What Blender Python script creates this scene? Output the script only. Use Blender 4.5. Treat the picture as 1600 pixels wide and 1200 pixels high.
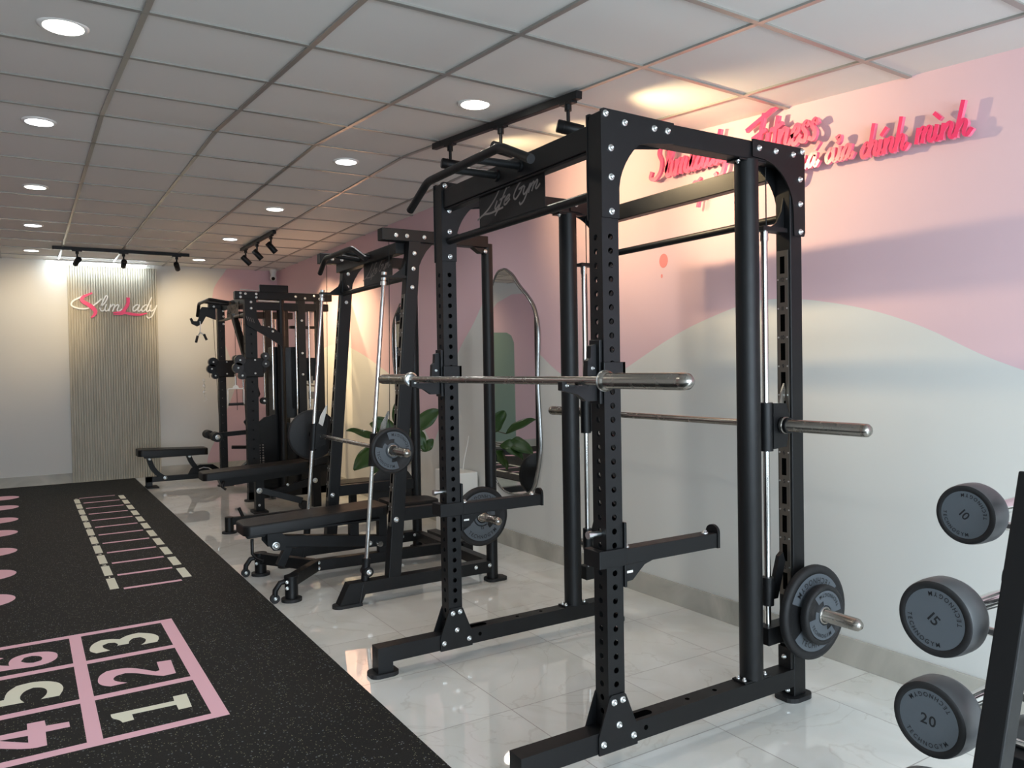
import bpy, bmesh, math, random
from mathutils import Vector, Matrix
random.seed(7)
for o in list(bpy.data.objects): bpy.data.objects.remove(o)
S = bpy.context.scene
COL = S.collection
PI = math.pi

# ---------------------------------------------------------------- camera, world, exposure
cam_d = bpy.data.cameras.new('camera'); cam = bpy.data.objects.new('camera', cam_d); COL.objects.link(cam)
cam_d.sensor_width = 36.0; cam_d.lens = 1225.0/1600*36.0; cam_d.clip_start = 0.05
right = Vector((0.84866144, -0.52867207, -0.01672152)); up = Vector((0.02487621, 0.00831463, 0.99965596))
fwd = Vector((0.52835115, 0.84878543, -0.02020767))
cam.matrix_world = Matrix(((right.x, up.x, -fwd.x, 0), (right.y, up.y, -fwd.y, 0), (right.z, up.z, -fwd.z, 1.35), (0, 0, 0, 1)))
S.camera = cam
S.view_settings.view_transform = 'Standard'; S.view_settings.look = 'None'
S.view_settings.gamma = 1.0; S.view_settings.use_curve_mapping = False
S.view_settings.exposure = 0.36
w = bpy.data.worlds.new('sky'); S.world = w; w.use_nodes = True
w.node_tree.nodes['Background'].inputs[0].default_value = (0.75, 0.86, 1.0, 1)
w.node_tree.nodes['Background'].inputs[1].default_value = 0.6

def area(name, loc, rot, sx, sy, power, col):
    d = bpy.data.lights.new(name, 'AREA'); d.shape = 'RECTANGLE'; d.size = sx; d.size_y = sy; d.energy = power; d.color = col
    o = bpy.data.objects.new(name, d); COL.objects.link(o); o.location = loc; o.rotation_euler = rot
    return o
# daylight coming in through the glass shop front behind the camera
area('shopfront_daylight', (0.9, -2.35, 1.45), (PI/2*.74, 0, 0), 4.0, 2.2, 235, (0.74, 0.88, 1.0))

# ---------------------------------------------------------------- materials
def srgb(r, g, b):
    f = lambda c: ((c/255+0.055)/1.055)**2.4 if c > 10 else c/255/12.92
    return (f(r), f(g), f(b), 1)
def mat(name, col, rough=0.5, metal=0.0, emis=None, estr=0, spec=0.5, coat=0):
    m = bpy.data.materials.new(name); m.use_nodes = True
    b = m.node_tree.nodes['Principled BSDF']
    b.inputs['Base Color'].default_value = col; b.inputs['Roughness'].default_value = rough
    b.inputs['Metallic'].default_value = metal; b.inputs['Specular IOR Level'].default_value = spec
    b.inputs['Coat Weight'].default_value = coat
    if emis: b.inputs['Emission Color'].default_value = emis; b.inputs['Emission Strength'].default_value = estr
    return m
def nd(m, t, **k):
    n = m.node_tree.nodes.new(t)
    for a, v in k.items(): setattr(n, a, v)
    return n
def bsdf(m): return m.node_tree.nodes['Principled BSDF']
def noise_rough(m, lo, hi, scale=30, bump=0.0, bscale=None):
    L = m.node_tree.links; tc = nd(m, 'ShaderNodeTexCoord'); n = nd(m, 'ShaderNodeTexNoise'); n.inputs['Scale'].default_value = scale; n.inputs['Detail'].default_value = 4
    L.new(tc.outputs['Object'], n.inputs['Vector'])
    r = nd(m, 'ShaderNodeMapRange'); r.inputs['To Min'].default_value = lo; r.inputs['To Max'].default_value = hi
    L.new(n.outputs['Fac'], r.inputs['Value']); L.new(r.outputs['Result'], bsdf(m).inputs['Roughness'])
    if bump:
        n2 = nd(m, 'ShaderNodeTexNoise'); n2.inputs['Scale'].default_value = bscale or 400; L.new(tc.outputs['Object'], n2.inputs['Vector'])
        b = nd(m, 'ShaderNodeBump'); b.inputs['Strength'].default_value = bump; b.inputs['Distance'].default_value = 0.001
        L.new(n2.outputs['Fac'], b.inputs['Height']); L.new(b.outputs['Normal'], bsdf(m).inputs['Normal'])
    return m
M = {}
M['black'] = noise_rough(mat('black powder coated steel', srgb(11, 12, 14), 0.45, spec=0.35), 0.38, 0.5, 25, 0.25, 900)
M['blackgloss'] = mat('glossy black enamel', srgb(10, 11, 13), 0.25)
M['rubber'] = noise_rough(mat('black rubber', srgb(22, 22, 24), 0.6), 0.5, 0.7, 60)
M['vinyl'] = noise_rough(mat('black vinyl upholstery', srgb(12, 12, 13), 0.4, spec=0.35), 0.38, 0.5, 12, 0.4, 500)
M['chrome'] = noise_rough(mat('chromed steel', (0.72, 0.71, 0.69, 1), 0.12, 1.0), 0.08, 0.2, 40)
M['nickel'] = noise_rough(mat('satin nickel steel', (0.36, 0.34, 0.31, 1), 0.24, 1.0), 0.2, 0.32, 40)
M['zinc'] = mat('zinc plated bolt', (0.75, 0.78, 0.78, 1), 0.28, 1.0)
M['slotplate'] = mat('brushed dark steel plate', srgb(110, 104, 96), 0.38, 0.7)
M['dark'] = mat('black recess', (0.002, 0.002, 0.002, 1), 0.9, spec=0.0)
M['greyrubber'] = mat('grey urethane inlay', srgb(84, 90, 96), 0.55)
M['headgrey'] = noise_rough(mat('dark grey urethane head', srgb(78, 79, 80), 0.42), 0.36, 0.48, 40)
M['letter'] = mat('black moulded lettering', srgb(24, 26, 30), 0.6)
M['whiteletter'] = mat('light cut lettering', srgb(120, 112, 108), 0.5)
M['white'] = mat('white lacquer', srgb(238, 236, 230), 0.35)
M['ceilpanel'] = mat('ceiling panel', srgb(222, 221, 217), 0.85, spec=0.2)
M['ceilgrid'] = mat('ceiling grid bar', srgb(158, 156, 150), 0.28, 0.35)
M['slatface'] = None
M['pink'] = mat('pink acrylic', srgb(244, 62, 112), 0.28, coat=0.3)
M['pinkside'] = mat('pink acrylic edge', srgb(240, 120, 150), 0.35)
M['sagegreen'] = mat('sage green paint', srgb(140, 160, 146), 0.85)
M['leaf'] = mat('green leaf', srgb(44, 76, 24), 0.38)
M['stem'] = mat('brown stem', srgb(84, 66, 44), 0.7)
M['pot'] = mat('white planter', srgb(225, 222, 214), 0.5)
M['soil'] = mat('dark soil', srgb(42, 32, 24), 0.95)
M['mirror'] = mat('mirror glass', (0.86, 0.88, 0.87, 1), 0.015, 1.0)
M['mframe'] = mat('mirror metal rim', srgb(150, 150, 148), 0.25, 0.9)
M['lamp'] = mat('lit downlight diffuser', (1, 1, 1, 1), 0.5, emis=(1.0, 0.95, 0.82, 1), estr=8)
M['lampcool'] = mat('lit cool downlight diffuser', (1, 1, 1, 1), 0.5, emis=(0.93, 0.97, 1.0, 1), estr=8)
M['tube'] = mat('lit led tube', (1, 1, 1, 1), 0.5, emis=(0.86, 0.95, 1.0, 1), estr=10)
M['spotface'] = mat('lit spotlight face', (1, 1, 1, 1), 0.5, emis=(1.0, 0.86, 0.6, 1), estr=12)
M['lampring'] = mat('white lamp ring', srgb(235, 233, 228), 0.4)
M['clear'] = mat('grey lens', srgb(60, 60, 64), 0.1)

def make_floor():
    m = mat('polished marble tile', srgb(214, 211, 203), 0.06, coat=0.5, spec=0.8)
    L = m.node_tree.links; b = bsdf(m); b.inputs['IOR'].default_value = 1.75
    tc = nd(m, 'ShaderNodeTexCoord'); sep = nd(m, 'ShaderNodeSeparateXYZ'); L.new(tc.outputs['Object'], sep.inputs[0])
    T = 0.557
    def line(axis, off):
        a = nd(m, 'ShaderNodeMath', operation='ADD'); a.inputs[1].default_value = off; L.new(sep.outputs[axis], a.inputs[0])
        d = nd(m, 'ShaderNodeMath', operation='DIVIDE'); d.inputs[1].default_value = T; L.new(a.outputs[0], d.inputs[0])
        f = nd(m, 'ShaderNodeMath', operation='FRACT'); L.new(d.outputs[0], f.inputs[0])
        l = nd(m, 'ShaderNodeMath', operation='LESS_THAN'); l.inputs[1].default_value = 0.0065; L.new(f.outputs[0], l.inputs[0])
        fl = nd(m, 'ShaderNodeMath', operation='FLOOR'); L.new(d.outputs[0], fl.inputs[0])
        return l, fl
    lx, fx = line(0, 10*T-1.603); ly, fy = line(1, 20*T-2.62)
    mx = nd(m, 'ShaderNodeMath', operation='MAXIMUM'); L.new(lx.outputs[0], mx.inputs[0]); L.new(ly.outputs[0], mx.inputs[1])
    cmb = nd(m, 'ShaderNodeCombineXYZ'); L.new(fx.outputs[0], cmb.inputs[0]); L.new(fy.outputs[0], cmb.inputs[1])
    sc = nd(m, 'ShaderNodeVectorMath', operation='SCALE'); sc.inputs['Scale'].default_value = 7.3; L.new(cmb.outputs[0], sc.inputs[0])
    ad = nd(m, 'ShaderNodeVectorMath', operation='ADD'); L.new(sc.outputs[0], ad.inputs[0]); L.new(tc.outputs['Object'], ad.inputs[1])
    n = nd(m, 'ShaderNodeTexNoise'); n.inputs['Scale'].default_value = 1.7; n.inputs['Detail'].default_value = 7; n.inputs['Distortion'].default_value = 1.6
    L.new(ad.outputs[0], n.inputs['Vector'])
    r = nd(m, 'ShaderNodeValToRGB'); e = r.color_ramp.elements
    e[0].position = 0.3; e[0].color = srgb(232, 232, 224); e[1].position = 0.66; e[1].color = srgb(246, 247, 242)
    L.new(n.outputs['Fac'], r.inputs[0])
    n2 = nd(m, 'ShaderNodeTexNoise'); n2.inputs['Scale'].default_value = 1.1; n2.inputs['Detail'].default_value = 9; n2.inputs['Distortion'].default_value = 2.4
    L.new(ad.outputs[0], n2.inputs['Vector'])
    s1 = nd(m, 'ShaderNodeMath', operation='SUBTRACT'); s1.inputs[1].default_value = 0.5; L.new(n2.outputs['Fac'], s1.inputs[0])
    ab = nd(m, 'ShaderNodeMath', operation='ABSOLUTE'); L.new(s1.outputs[0], ab.inputs[0])
    mr = nd(m, 'ShaderNodeMapRange'); mr.inputs['From Min'].default_value = 0.0; mr.inputs['From Max'].default_value = 0.012; mr.inputs['To Min'].default_value = 0.28; mr.inputs['To Max'].default_value = 0
    L.new(ab.outputs[0], mr.inputs['Value'])
    mixv = nd(m, 'ShaderNodeMixRGB'); mixv.inputs[2].default_value = srgb(196, 190, 178); L.new(mr.outputs[0], mixv.inputs[0]); L.new(r.outputs[0], mixv.inputs[1])
    mixg = nd(m, 'ShaderNodeMixRGB'); mixg.inputs[2].default_value = srgb(150, 145, 138); L.new(mx.outputs[0], mixg.inputs[0]); L.new(mixv.outputs[0], mixg.inputs[1])
    L.new(mixg.outputs[0], b.inputs['Base Color'])
    rr = nd(m, 'ShaderNodeMapRange'); rr.inputs['To Min'].default_value = 0.018; rr.inputs['To Max'].default_value = 0.4; L.new(mx.outputs[0], rr.inputs['Value']); L.new(rr.outputs[0], b.inputs['Roughness'])
    return m
M['floor'] = make_floor()
def make_basetile():
    m = mat('grey skirting tile', srgb(176, 172, 162), 0.2)
    L = m.node_tree.links; tc = nd(m, 'ShaderNodeTexCoord'); n = nd(m, 'ShaderNodeTexNoise'); n.inputs['Scale'].default_value = 2.2; n.inputs['Detail'].default_value = 6; n.inputs['Distortion'].default_value = 1.5
    L.new(tc.outputs['Object'], n.inputs['Vector']); r = nd(m, 'ShaderNodeValToRGB'); e = r.color_ramp.elements
    e[0].position = 0.3; e[0].color = srgb(160, 157, 148); e[1].position = 0.7; e[1].color = srgb(192, 188, 178); L.new(n.outputs['Fac'], r.inputs[0]); L.new(r.outputs[0], bsdf(m).inputs['Base Color'])
    return m
M['basetile'] = make_basetile()
def make_mat():
    m = mat('speckled rubber mat', srgb(44, 44, 42), 0.75, spec=0.3)
    L = m.node_tree.links; tc = nd(m, 'ShaderNodeTexCoord')
    col = None
    prev = None
    base = nd(m, 'ShaderNodeTexNoise'); base.inputs['Scale'].default_value = 220; L.new(tc.outputs['Object'], base.inputs['Vector'])
    r0 = nd(m, 'ShaderNodeValToRGB'); e = r0.color_ramp.elements; e[0].position = .35; e[0].color = srgb(16, 16, 16); e[1].position = .65; e[1].color = srgb(30, 30, 28); L.new(base.outputs['Fac'], r0.inputs[0])
    prev = r0.outputs[0]
    for sc, th, c, off in ((150, 0.14, (128, 126, 104), 0), (95, 0.10, (104, 108, 112), 5)):
        v = nd(m, 'ShaderNodeTexVoronoi'); v.inputs['Scale'].default_value = sc
        mp = nd(m, 'ShaderNodeMapping'); mp.inputs['Location'].default_value = (off, off, 0); L.new(tc.outputs['Object'], mp.inputs[0]); L.new(mp.outputs[0], v.inputs['Vector'])
        lt = nd(m, 'ShaderNodeMath', operation='LESS_THAN'); lt.inputs[1].default_value = 0.33; L.new(v.outputs['Distance'], lt.inputs[0])
        sp = nd(m, 'ShaderNodeSeparateColor'); L.new(v.outputs['Color'], sp.inputs[0])
        l2 = nd(m, 'ShaderNodeMath', operation='LESS_THAN'); l2.inputs[1].default_value = th; L.new(sp.outputs[0], l2.inputs[0])
        mu = nd(m, 'ShaderNodeMath', operation='MULTIPLY'); L.new(lt.outputs[0], mu.inputs[0]); L.new(l2.outputs[0], mu.inputs[1])
        mx = nd(m, 'ShaderNodeMixRGB'); mx.inputs[2].default_value = srgb(*c); L.new(mu.outputs[0], mx.inputs[0]); L.new(prev, mx.inputs[1]); prev = mx.outputs[0]
    L.new(prev, bsdf(m).inputs['Base Color'])
    return m
M['mat'] = make_mat()
M['matpink'] = noise_rough(mat('pink mat paint', srgb(240, 190, 204), 0.6), .55, .7, 80)
M['matcream'] = noise_rough(mat('cream mat paint', srgb(232, 232, 212), 0.6), .55, .7, 80)
def make_slat():
    m = mat('grey wood grain slat', srgb(150, 146, 134), 0.6)
    L = m.node_tree.links; tc = nd(m, 'ShaderNodeTexCoord'); mp = nd(m, 'ShaderNodeMapping'); mp.inputs['Scale'].default_value = (9, 9, 1.3); mp.inputs['Rotation'].default_value = (0, .35, 0)
    L.new(tc.outputs['Object'], mp.inputs[0]); n = nd(m, 'ShaderNodeTexNoise'); n.inputs['Scale'].default_value = 3.0; n.inputs['Detail'].default_value = 6; L.new(mp.outputs[0], n.inputs['Vector'])
    r = nd(m, 'ShaderNodeValToRGB'); e = r.color_ramp.elements; e[0].position = .35; e[0].color = srgb(176, 170, 154); e[1].position = .7; e[1].color = srgb(194, 188, 172); L.new(n.outputs['Fac'], r.inputs[0]); L.new(r.outputs[0], bsdf(m).inputs['Base Color'])
    return m
M['slat'] = make_slat()
M['wallwhite'] = mat('white wall paint', srgb(214, 214, 210), 0.8, spec=0.25)
M['wallpink'] = mat('pink wall paint', srgb(222, 190, 196), 0.8, spec=0.25)
M['wallcoral'] = mat('coral wall paint', srgb(226, 140, 138), 0.8, spec=0.25)

# ---------------------------------------------------------------- mesh builder
class MB:
    def __init__(s): s.v = []; s.f = []; s.m = []; s.sm = []
    def add(s, vs, fs, mi=0, smooth=False):
        o = len(s.v); s.v += [tuple(v) for v in vs]
        for f in fs: s.f.append(tuple(i+o for i in f)); s.m.append(mi); s.sm.append(smooth)
        return s
    def box(s, x0, x1, y0, y1, z0, z1, mi=0):
        v = [(x, y, z) for x in (x0, x1) for y in (y0, y1) for z in (z0, z1)]
        return s.add(v, [(0, 1, 3, 2), (4, 6, 7, 5), (0, 4, 5, 1), (2, 3, 7, 6), (0, 2, 6, 4), (1, 5, 7, 3)], mi)
    def hexa(s, a, b, mi=0):   # two quads (lists of 4 points) joined
        return s.add(list(a)+list(b), [(3, 2, 1, 0), (4, 5, 6, 7), (0, 1, 5, 4), (1, 2, 6, 5), (2, 3, 7, 6), (3, 0, 4, 7)], mi)
    def bar(s, p0, p1, wy, wz, upv=(0, 1, 0), mi=0):  # rectangular bar; wy along upv, wz across
        p0 = Vector(p0); p1 = Vector(p1); d = (p1-p0).normalized(); u = Vector(upv); u = (u-d*u.dot(d)).normalized(); n = d.cross(u)
        q = lambda p: [p+u*a*wy/2+n*b*wz/2 for a, b in ((-1, -1), (1, -1), (1, 1), (-1, 1))]
        return s.hexa(q(p0), q(p1), mi)
    def cyl(s, p0, p1, r0, r1=None, n=20, mi=0, caps=True):
        if r1 is None: r1 = r0
        p0 = Vector(p0); p1 = Vector(p1); d = (p1-p0).normalized(); u = d.orthogonal().normalized(); w_ = d.cross(u)
        vs = []
        for p, r in ((p0, r0), (p1, r1)):
            for i in range(n): a = 2*PI*i/n; vs.append(p+u*math.cos(a)*r+w_*math.sin(a)*r)
        s.add(vs, [(i, (i+1) % n, n+(i+1) % n, n+i) for i in range(n)], mi, True)
        if caps: s.add(vs[:n], [tuple(range(n-1, -1, -1))], mi); s.add(vs[n:], [tuple(range(n))], mi)
        return s
    def lathe(s, p0, ax, prof, n=32, mi=0):  # prof list of (dist along ax, radius)
        p0 = Vector(p0); d = Vector(ax).normalized(); u = d.orthogonal().normalized(); w_ = d.cross(u); vs = []
        for t, r in prof:
            for i in range(n): a = 2*PI*i/n; vs.append(p0+d*t+(u*math.cos(a)+w_*math.sin(a))*max(r, 1e-5))
        fs = [(k*n+i, k*n+(i+1) % n, (k+1)*n+(i+1) % n, (k+1)*n+i) for k in range(len(prof)-1) for i in range(n)]
        return s.add(vs, fs, mi, True)
    def tube(s, pts, r, n=12, mi=0, fillet=0.0):
        P = [Vector(p) for p in pts]
        if fillet:
            Q = [P[0]]
            for i in range(1, len(P)-1):
                a = (P[i-1]-P[i]); b = (P[i+1]-P[i]); f = min(fillet, a.length*.45, b.length*.45); a = P[i]+a.normalized()*f; b = P[i]+b.normalized()*f
                for k in range(7): t = k/6; Q.append(a*(1-t)**2+P[i]*2*t*(1-t)+b*t*t)
            Q.append(P[-1]); P = Q
        d0 = (P[1]-P[0]).normalized(); u = d0.orthogonal().normalized(); rings = []
        for i, p in enumerate(P):
            d = (P[min(i+1, len(P)-1)]-P[max(i-1, 0)]).normalized(); u = (u-d*u.dot(d)).normalized(); w_ = d.cross(u)
            rings.append([p+u*math.cos(2*PI*k/n)*r+w_*math.sin(2*PI*k/n)*r for k in range(n)])
        vs = [v for q in rings for v in q]
        s.add(vs, [(j*n+i, j*n+(i+1) % n, (j+1)*n+(i+1) % n, (j+1)*n+i) for j in range(len(P)-1) for i in range(n)], mi, True)
        s.add(rings[0], [tuple(range(n-1, -1, -1))], mi); s.add(rings[-1], [tuple(range(n))], mi)
        return s
    def prism(s, poly, axis, a0, a1, mi=0, mside=None):
        # poly in the two other coordinates, in order: axis x->(y,z); y->(x,z); z->(x,y)
        def pt(p, a): return (a, p[0], p[1]) if axis == 'x' else (p[0], a, p[1]) if axis == 'y' else (p[0], p[1], a)
        n = len(poly); A = [pt(p, a0) for p in poly]; B = [pt(p, a1) for p in poly]
        s.add(A, [tuple(range(n))], mi); s.add(B, [tuple(range(n-1, -1, -1))], mi)
        s.add(A+B, [(i, n+i, n+(i+1) % n, (i+1) % n) for i in range(n)], mi if mside is None else mside)
        return s
    def build(s, name, mats, parent=None, root=(0, 0, 0), bevel=0.0, link=True):
        r = Vector(root); me = bpy.data.meshes.new(name)
        me.from_pydata([tuple(Vector(v)-r) for v in s.v], [], s.f)
        if not isinstance(mats, (list, tuple)): mats = [mats]
        for k in mats: me.materials.append(M[k] if isinstance(k, str) else k)
        me.polygons.foreach_set('material_index', s.m); me.polygons.foreach_set('use_smooth', s.sm)
        bm = bmesh.new(); bm.from_mesh(me)
        bmesh.ops.recalc_face_normals(bm, faces=bm.faces)
        bm.to_mesh(me); bm.free(); me.update()
        o = bpy.data.objects.new(name, me); COL.objects.link(o)
        if parent: o.parent = parent
        else: o.location = r
        if bevel:
            b = o.modifiers.new('bevel', 'BEVEL'); b.width = bevel; b.segments = 2; b.limit_method = 'ANGLE'; b.angle_limit = math.radians(50)
        return o
def tag(o, label, cat, group=None):
    o['label'] = label; o['category'] = cat
    if group: o['group'] = group
    return o
def thing(name, loc, label, cat, group=None):
    o = bpy.data.objects.new(name, None); COL.objects.link(o); o.location = loc; o.empty_display_size = .1
    return tag(o, label, cat, group)
class T:
    """a thing: an Empty root; parts are added in world coordinates"""
    def __init__(s, name, loc, label, cat, group=None): s.r = thing(name, loc, label, cat, group); s.loc = loc
    def part(s, name, mb, mats, bevel=0.0, parent=None):
        o = mb.build(name, mats, parent or s.r, s.loc, bevel)
        if parent is None: s.last = o
        return o
def struct(o): o['kind'] = 'structure'; return o
def move_mesh(o, d):
    o.location = Vector(o.location)+Vector(d)

# ---------------------------------------------------------------- block letter glyphs from the built-in font
_g = {}
def glyph(ch):
    if ch in _g: return _g[ch]
    cu = bpy.data.curves.new('glyph', 'FONT'); cu.body = ch; cu.size = 1.0; cu.offset = 0.016; cu.fill_mode = 'FRONT'
    o = bpy.data.objects.new('glyph', cu); COL.objects.link(o)
    dg = bpy.context.evaluated_depsgraph_get(); me = bpy.data.meshes.new_from_object(o.evaluated_get(dg))
    vs = [(v.co.x, v.co.y) for v in me.vertices]; fs = [tuple(p.vertices) for p in me.polygons]
    x0 = min(v[0] for v in vs); x1 = max(v[0] for v in vs)
    _g[ch] = ([(a-x0, b) for a, b in vs], fs, x1-x0)
    bpy.data.objects.remove(o); bpy.data.curves.remove(cu); bpy.data.meshes.remove(me)
    return _g[ch]
def text_flat(mb, txt, size, fn, mi, gap=0.12, centre=True, squash=1.0):
    """place glyph vertices through fn(x, y) -> world point"""
    adv = []; x = 0
    for ch in txt:
        if ch == ' ': x += .35; adv.append(None); continue
        g = glyph(ch); adv.append(x); x += g[2]+gap
    tot = x-gap; off = tot/2 if centre else 0
    for ch, a in zip(txt, adv):
        if a is None: continue
        g = glyph(ch); mb.add([fn((vx+a-off)*size*squash, vy*size) for vx, vy in g[0]], g[1], mi)
    return tot*size
def text_arc(mb, txt, size, c, ux, uy, rad, ang0, mi, inward=False, gap=0.2):
    """letters round a circle centre c in the plane ux, uy; baseline radius rad, centre of the word at ang0"""
    c = Vector(c); ux = Vector(ux); uy = Vector(uy)
    def fn(x, y):
        if inward: r = rad-y; a = ang0+x/rad     # lower arc: letters upright, read left to right along the bottom
        else: r = rad+y; a = ang0-x/rad
        return c+(ux*math.cos(a)+uy*math.sin(a))*r
    text_flat(mb, txt, size, fn, mi, gap)

# ---------------------------------------------------------------- brush script lettering (own strokes)
SC = {
 'S': ([[(1.5, 2.0), (1.25, 2.45), (.8, 2.35), (.7, 1.8), (1.05, 1.2), (1.0, .45), (.55, 0), (.05, .15), (.1, .55)]], 1.55),
 'F': ([[(-.5, 1.55), (.3, 1.85), (1.0, 2.1), (1.9, 2.45)], [(.85, 2.2), (.75, 1.2), (.5, .3), (.1, -.1), (-.25, .15)], [(.1, .95), (.6, 1.1), (1.1, 1.25)]], 1.35),
 'L': ([[(1.0, 2.6), (.8, 1.6), (.3, .6), (-.3, .05)], [(-.9, -.25), (-.2, .05), (.8, -.2), (2.3, -.25)]], 1.15),
 'l': ([[(0, .35), (.4, 1.3), (.5, 2.1), (.3, 2.25), (.12, 1.2), (.15, .2), (.4, 0), (.62, .3)]], .58),
 'h': ([[(.15, 2.3), (.08, 1.2), (0, 0)], [(0, .4), (.35, 1.0), (.58, .8), (.52, .2), (.75, 0), (1, .35)]], .95),
 'i': ([[(.02, 1), (0, .3), (.2, 0), (.48, .35)], [(.05, 1.4), (.1, 1.55)]], .48),
 'I': ([[(.02, 1), (0, .3), (.2, 0), (.48, .35)]], .48),
 'm': ([[(0, 1), (0, 0)], [(0, .5), (.28, 1), (.46, .8), (.42, 0)], [(.42, .5), (.72, 1), (.9, .8), (.85, .2), (1.08, 0), (1.35, .35)]], 1.28),
 'n': ([[(0, 1), (0, 0)], [(0, .5), (.35, 1), (.58, .8), (.52, .2), (.75, 0), (1, .35)]], .95),
 'a': ([[(.7, .85), (.4, 1), (.06, .5), (.2, .02), (.5, .25), (.68, .8)], [(.72, 1.0), (.66, .25), (.82, 0), (1.08, .35)]], 1.02),
 'd': ([[(.7, .85), (.4, 1), (.06, .5), (.2, .02), (.5, .25), (.68, .8)], [(.86, 2.2), (.74, 1.2), (.66, .25), (.82, 0), (1.08, .35)]], 1.02),
 'y': ([[(0, 1), (.02, .35), (.28, .05), (.6, .5)], [(.7, 1), (.62, .1), (.45, -.75), (.1, -1.0), (-.15, -.7)]], .85),
 'g': ([[(.7, .85), (.4, 1), (.06, .5), (.2, .02), (.5, .25), (.68, .8)], [(.72, 1), (.62, .1), (.45, -.75), (.1, -1.0), (-.15, -.7)]], .95),
 'e': ([[(.05, .45), (.45, .6), (.55, .9), (.32, 1.0), (.07, .55), (.15, .1), (.4, 0), (.72, .4)]], .7),
 's': ([[(.55, .82), (.38, 1.05), (.15, .8), (.45, .4), (.35, .02), (.02, .12)]], .66),
 't': ([[(.22, 1.8), (.08, .3), (.25, 0), (.5, .3)], [(-.22, 1.15), (.2, 1.2), (.6, 1.35)]], .52),
 'c': ([[(.62, .8), (.4, 1), (.06, .5), (.2, .02), (.5, .1), (.74, .4)]], .72),
 'u': ([[(0, 1), (.02, .3), (.25, 0), (.55, .4), (.63, 1)], [(.63, 1), (.6, .25), (.78, 0), (1, .35)]], .92),
 'p': ([[(.05, 1), (0, -1)], [(0, .5), (.35, 1), (.62, .6), (.42, .05), (.05, .12)]], .85),
 'f': ([[(.65, 2.0), (.45, 2.25), (.25, 1.7), (.1, 0), (-.1, -.8)], [(-.1, .95), (.5, 1.1)]], .55),
 'G': ([[(1.45, 1.9), (1.1, 2.3), (.4, 1.5), (.2, .5), (.65, 0), (1.1, .6), (1.2, 1.1)], [(.75, 1.05), (1.4, 1.15)]], 1.55),
 '´': ([[(-.45, 1.35), (-.1, 1.8)]], 0), '`': ([[(-.75, 1.85), (-.3, 1.45)]], 0), '?': ([[(-.75, 1.75), (-.45, 1.85), (-.45, 1.5), (-.6, 1.35)]], 0),
 '^': ([[(-.9, 1.3), (-.6, 1.6), (-.3, 1.3)]], 0), ' ': ([], .7),
}
def spline(p, k=5):
    if len(p) == 2: return [Vector(p[0]), Vector(p[1])]
    P = [Vector(q) for q in p]; P = [P[0]*2-P[1]]+P+[P[-1]*2-P[-2]]; out = []
    for i in range(1, len(P)-2):
        a, b, c, d = P[i-1:i+3]
        for j in range(k): t = j/k; out.append(.5*((2*b)+(c-a)*t+(2*a-5*b+4*c-d)*t*t+(3*b-a-3*c+d)*t**3))
    out.append(P[-2]); return out
def ribbon(mb, pts, wd, fn, d0, d1, mi, ms, taper=False):
    """flat brush stroke extruded from depth d0 to d1; fn(x, y, depth) -> world"""
    n = len(pts); L = []; Rr = []
    for i, p in enumerate(pts):
        t = (pts[min(i+1, n-1)]-pts[max(i-1, 0)]); t = t.normalized() if t.length > 1e-6 else Vector((1, 0)); q = Vector((-t.y, t.x))
        ww = wd/2*(.35+.65*math.sin(PI*min(1, max(0, (i+.5)/n))) if taper else 1)
        e = t*(wd*.25 if i == n-1 else -wd*.25 if i == 0 else 0)
        L.append(p+q*ww+e); Rr.append(p-q*ww+e)
    vs = [fn(p.x, p.y, d1) for p in L]+[fn(p.x, p.y, d1) for p in Rr]+[fn(p.x, p.y, d0) for p in L]+[fn(p.x, p.y, d0) for p in Rr]
    mb.add(vs, [(i, i+1, n+i+1, n+i) for i in range(n-1)], mi)
    sd = [(i, i+1, 2*n+i+1, 2*n+i) for i in range(n-1)]+[(n+i, n+i+1, 3*n+i+1, 3*n+i) for i in range(n-1)]+[(0, n, 3*n, 2*n), (n-1, 2*n-1, 4*n-1, 3*n-1)]
    mb.add(vs, sd, ms)
def script(mb, txt, size, fn, wd=.24, d0=0, d1=.01, mi=0, ms=1, shear=.22, length=None):
    tot = sum(SC[c][1] for c in txt); sx = size if length is None else length/tot; x = 0
    k = 0
    for c in txt:
        for st in SC[c][0]:
            pts = [Vector(((q.x+x+shear*q.y)*sx, q.y*size)) for q in spline(st)]
            k += 1
            ribbon(mb, pts, wd*size, fn, d0, d1+.00015*(k % 5), mi, ms)
        x += SC[c][1]

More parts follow.
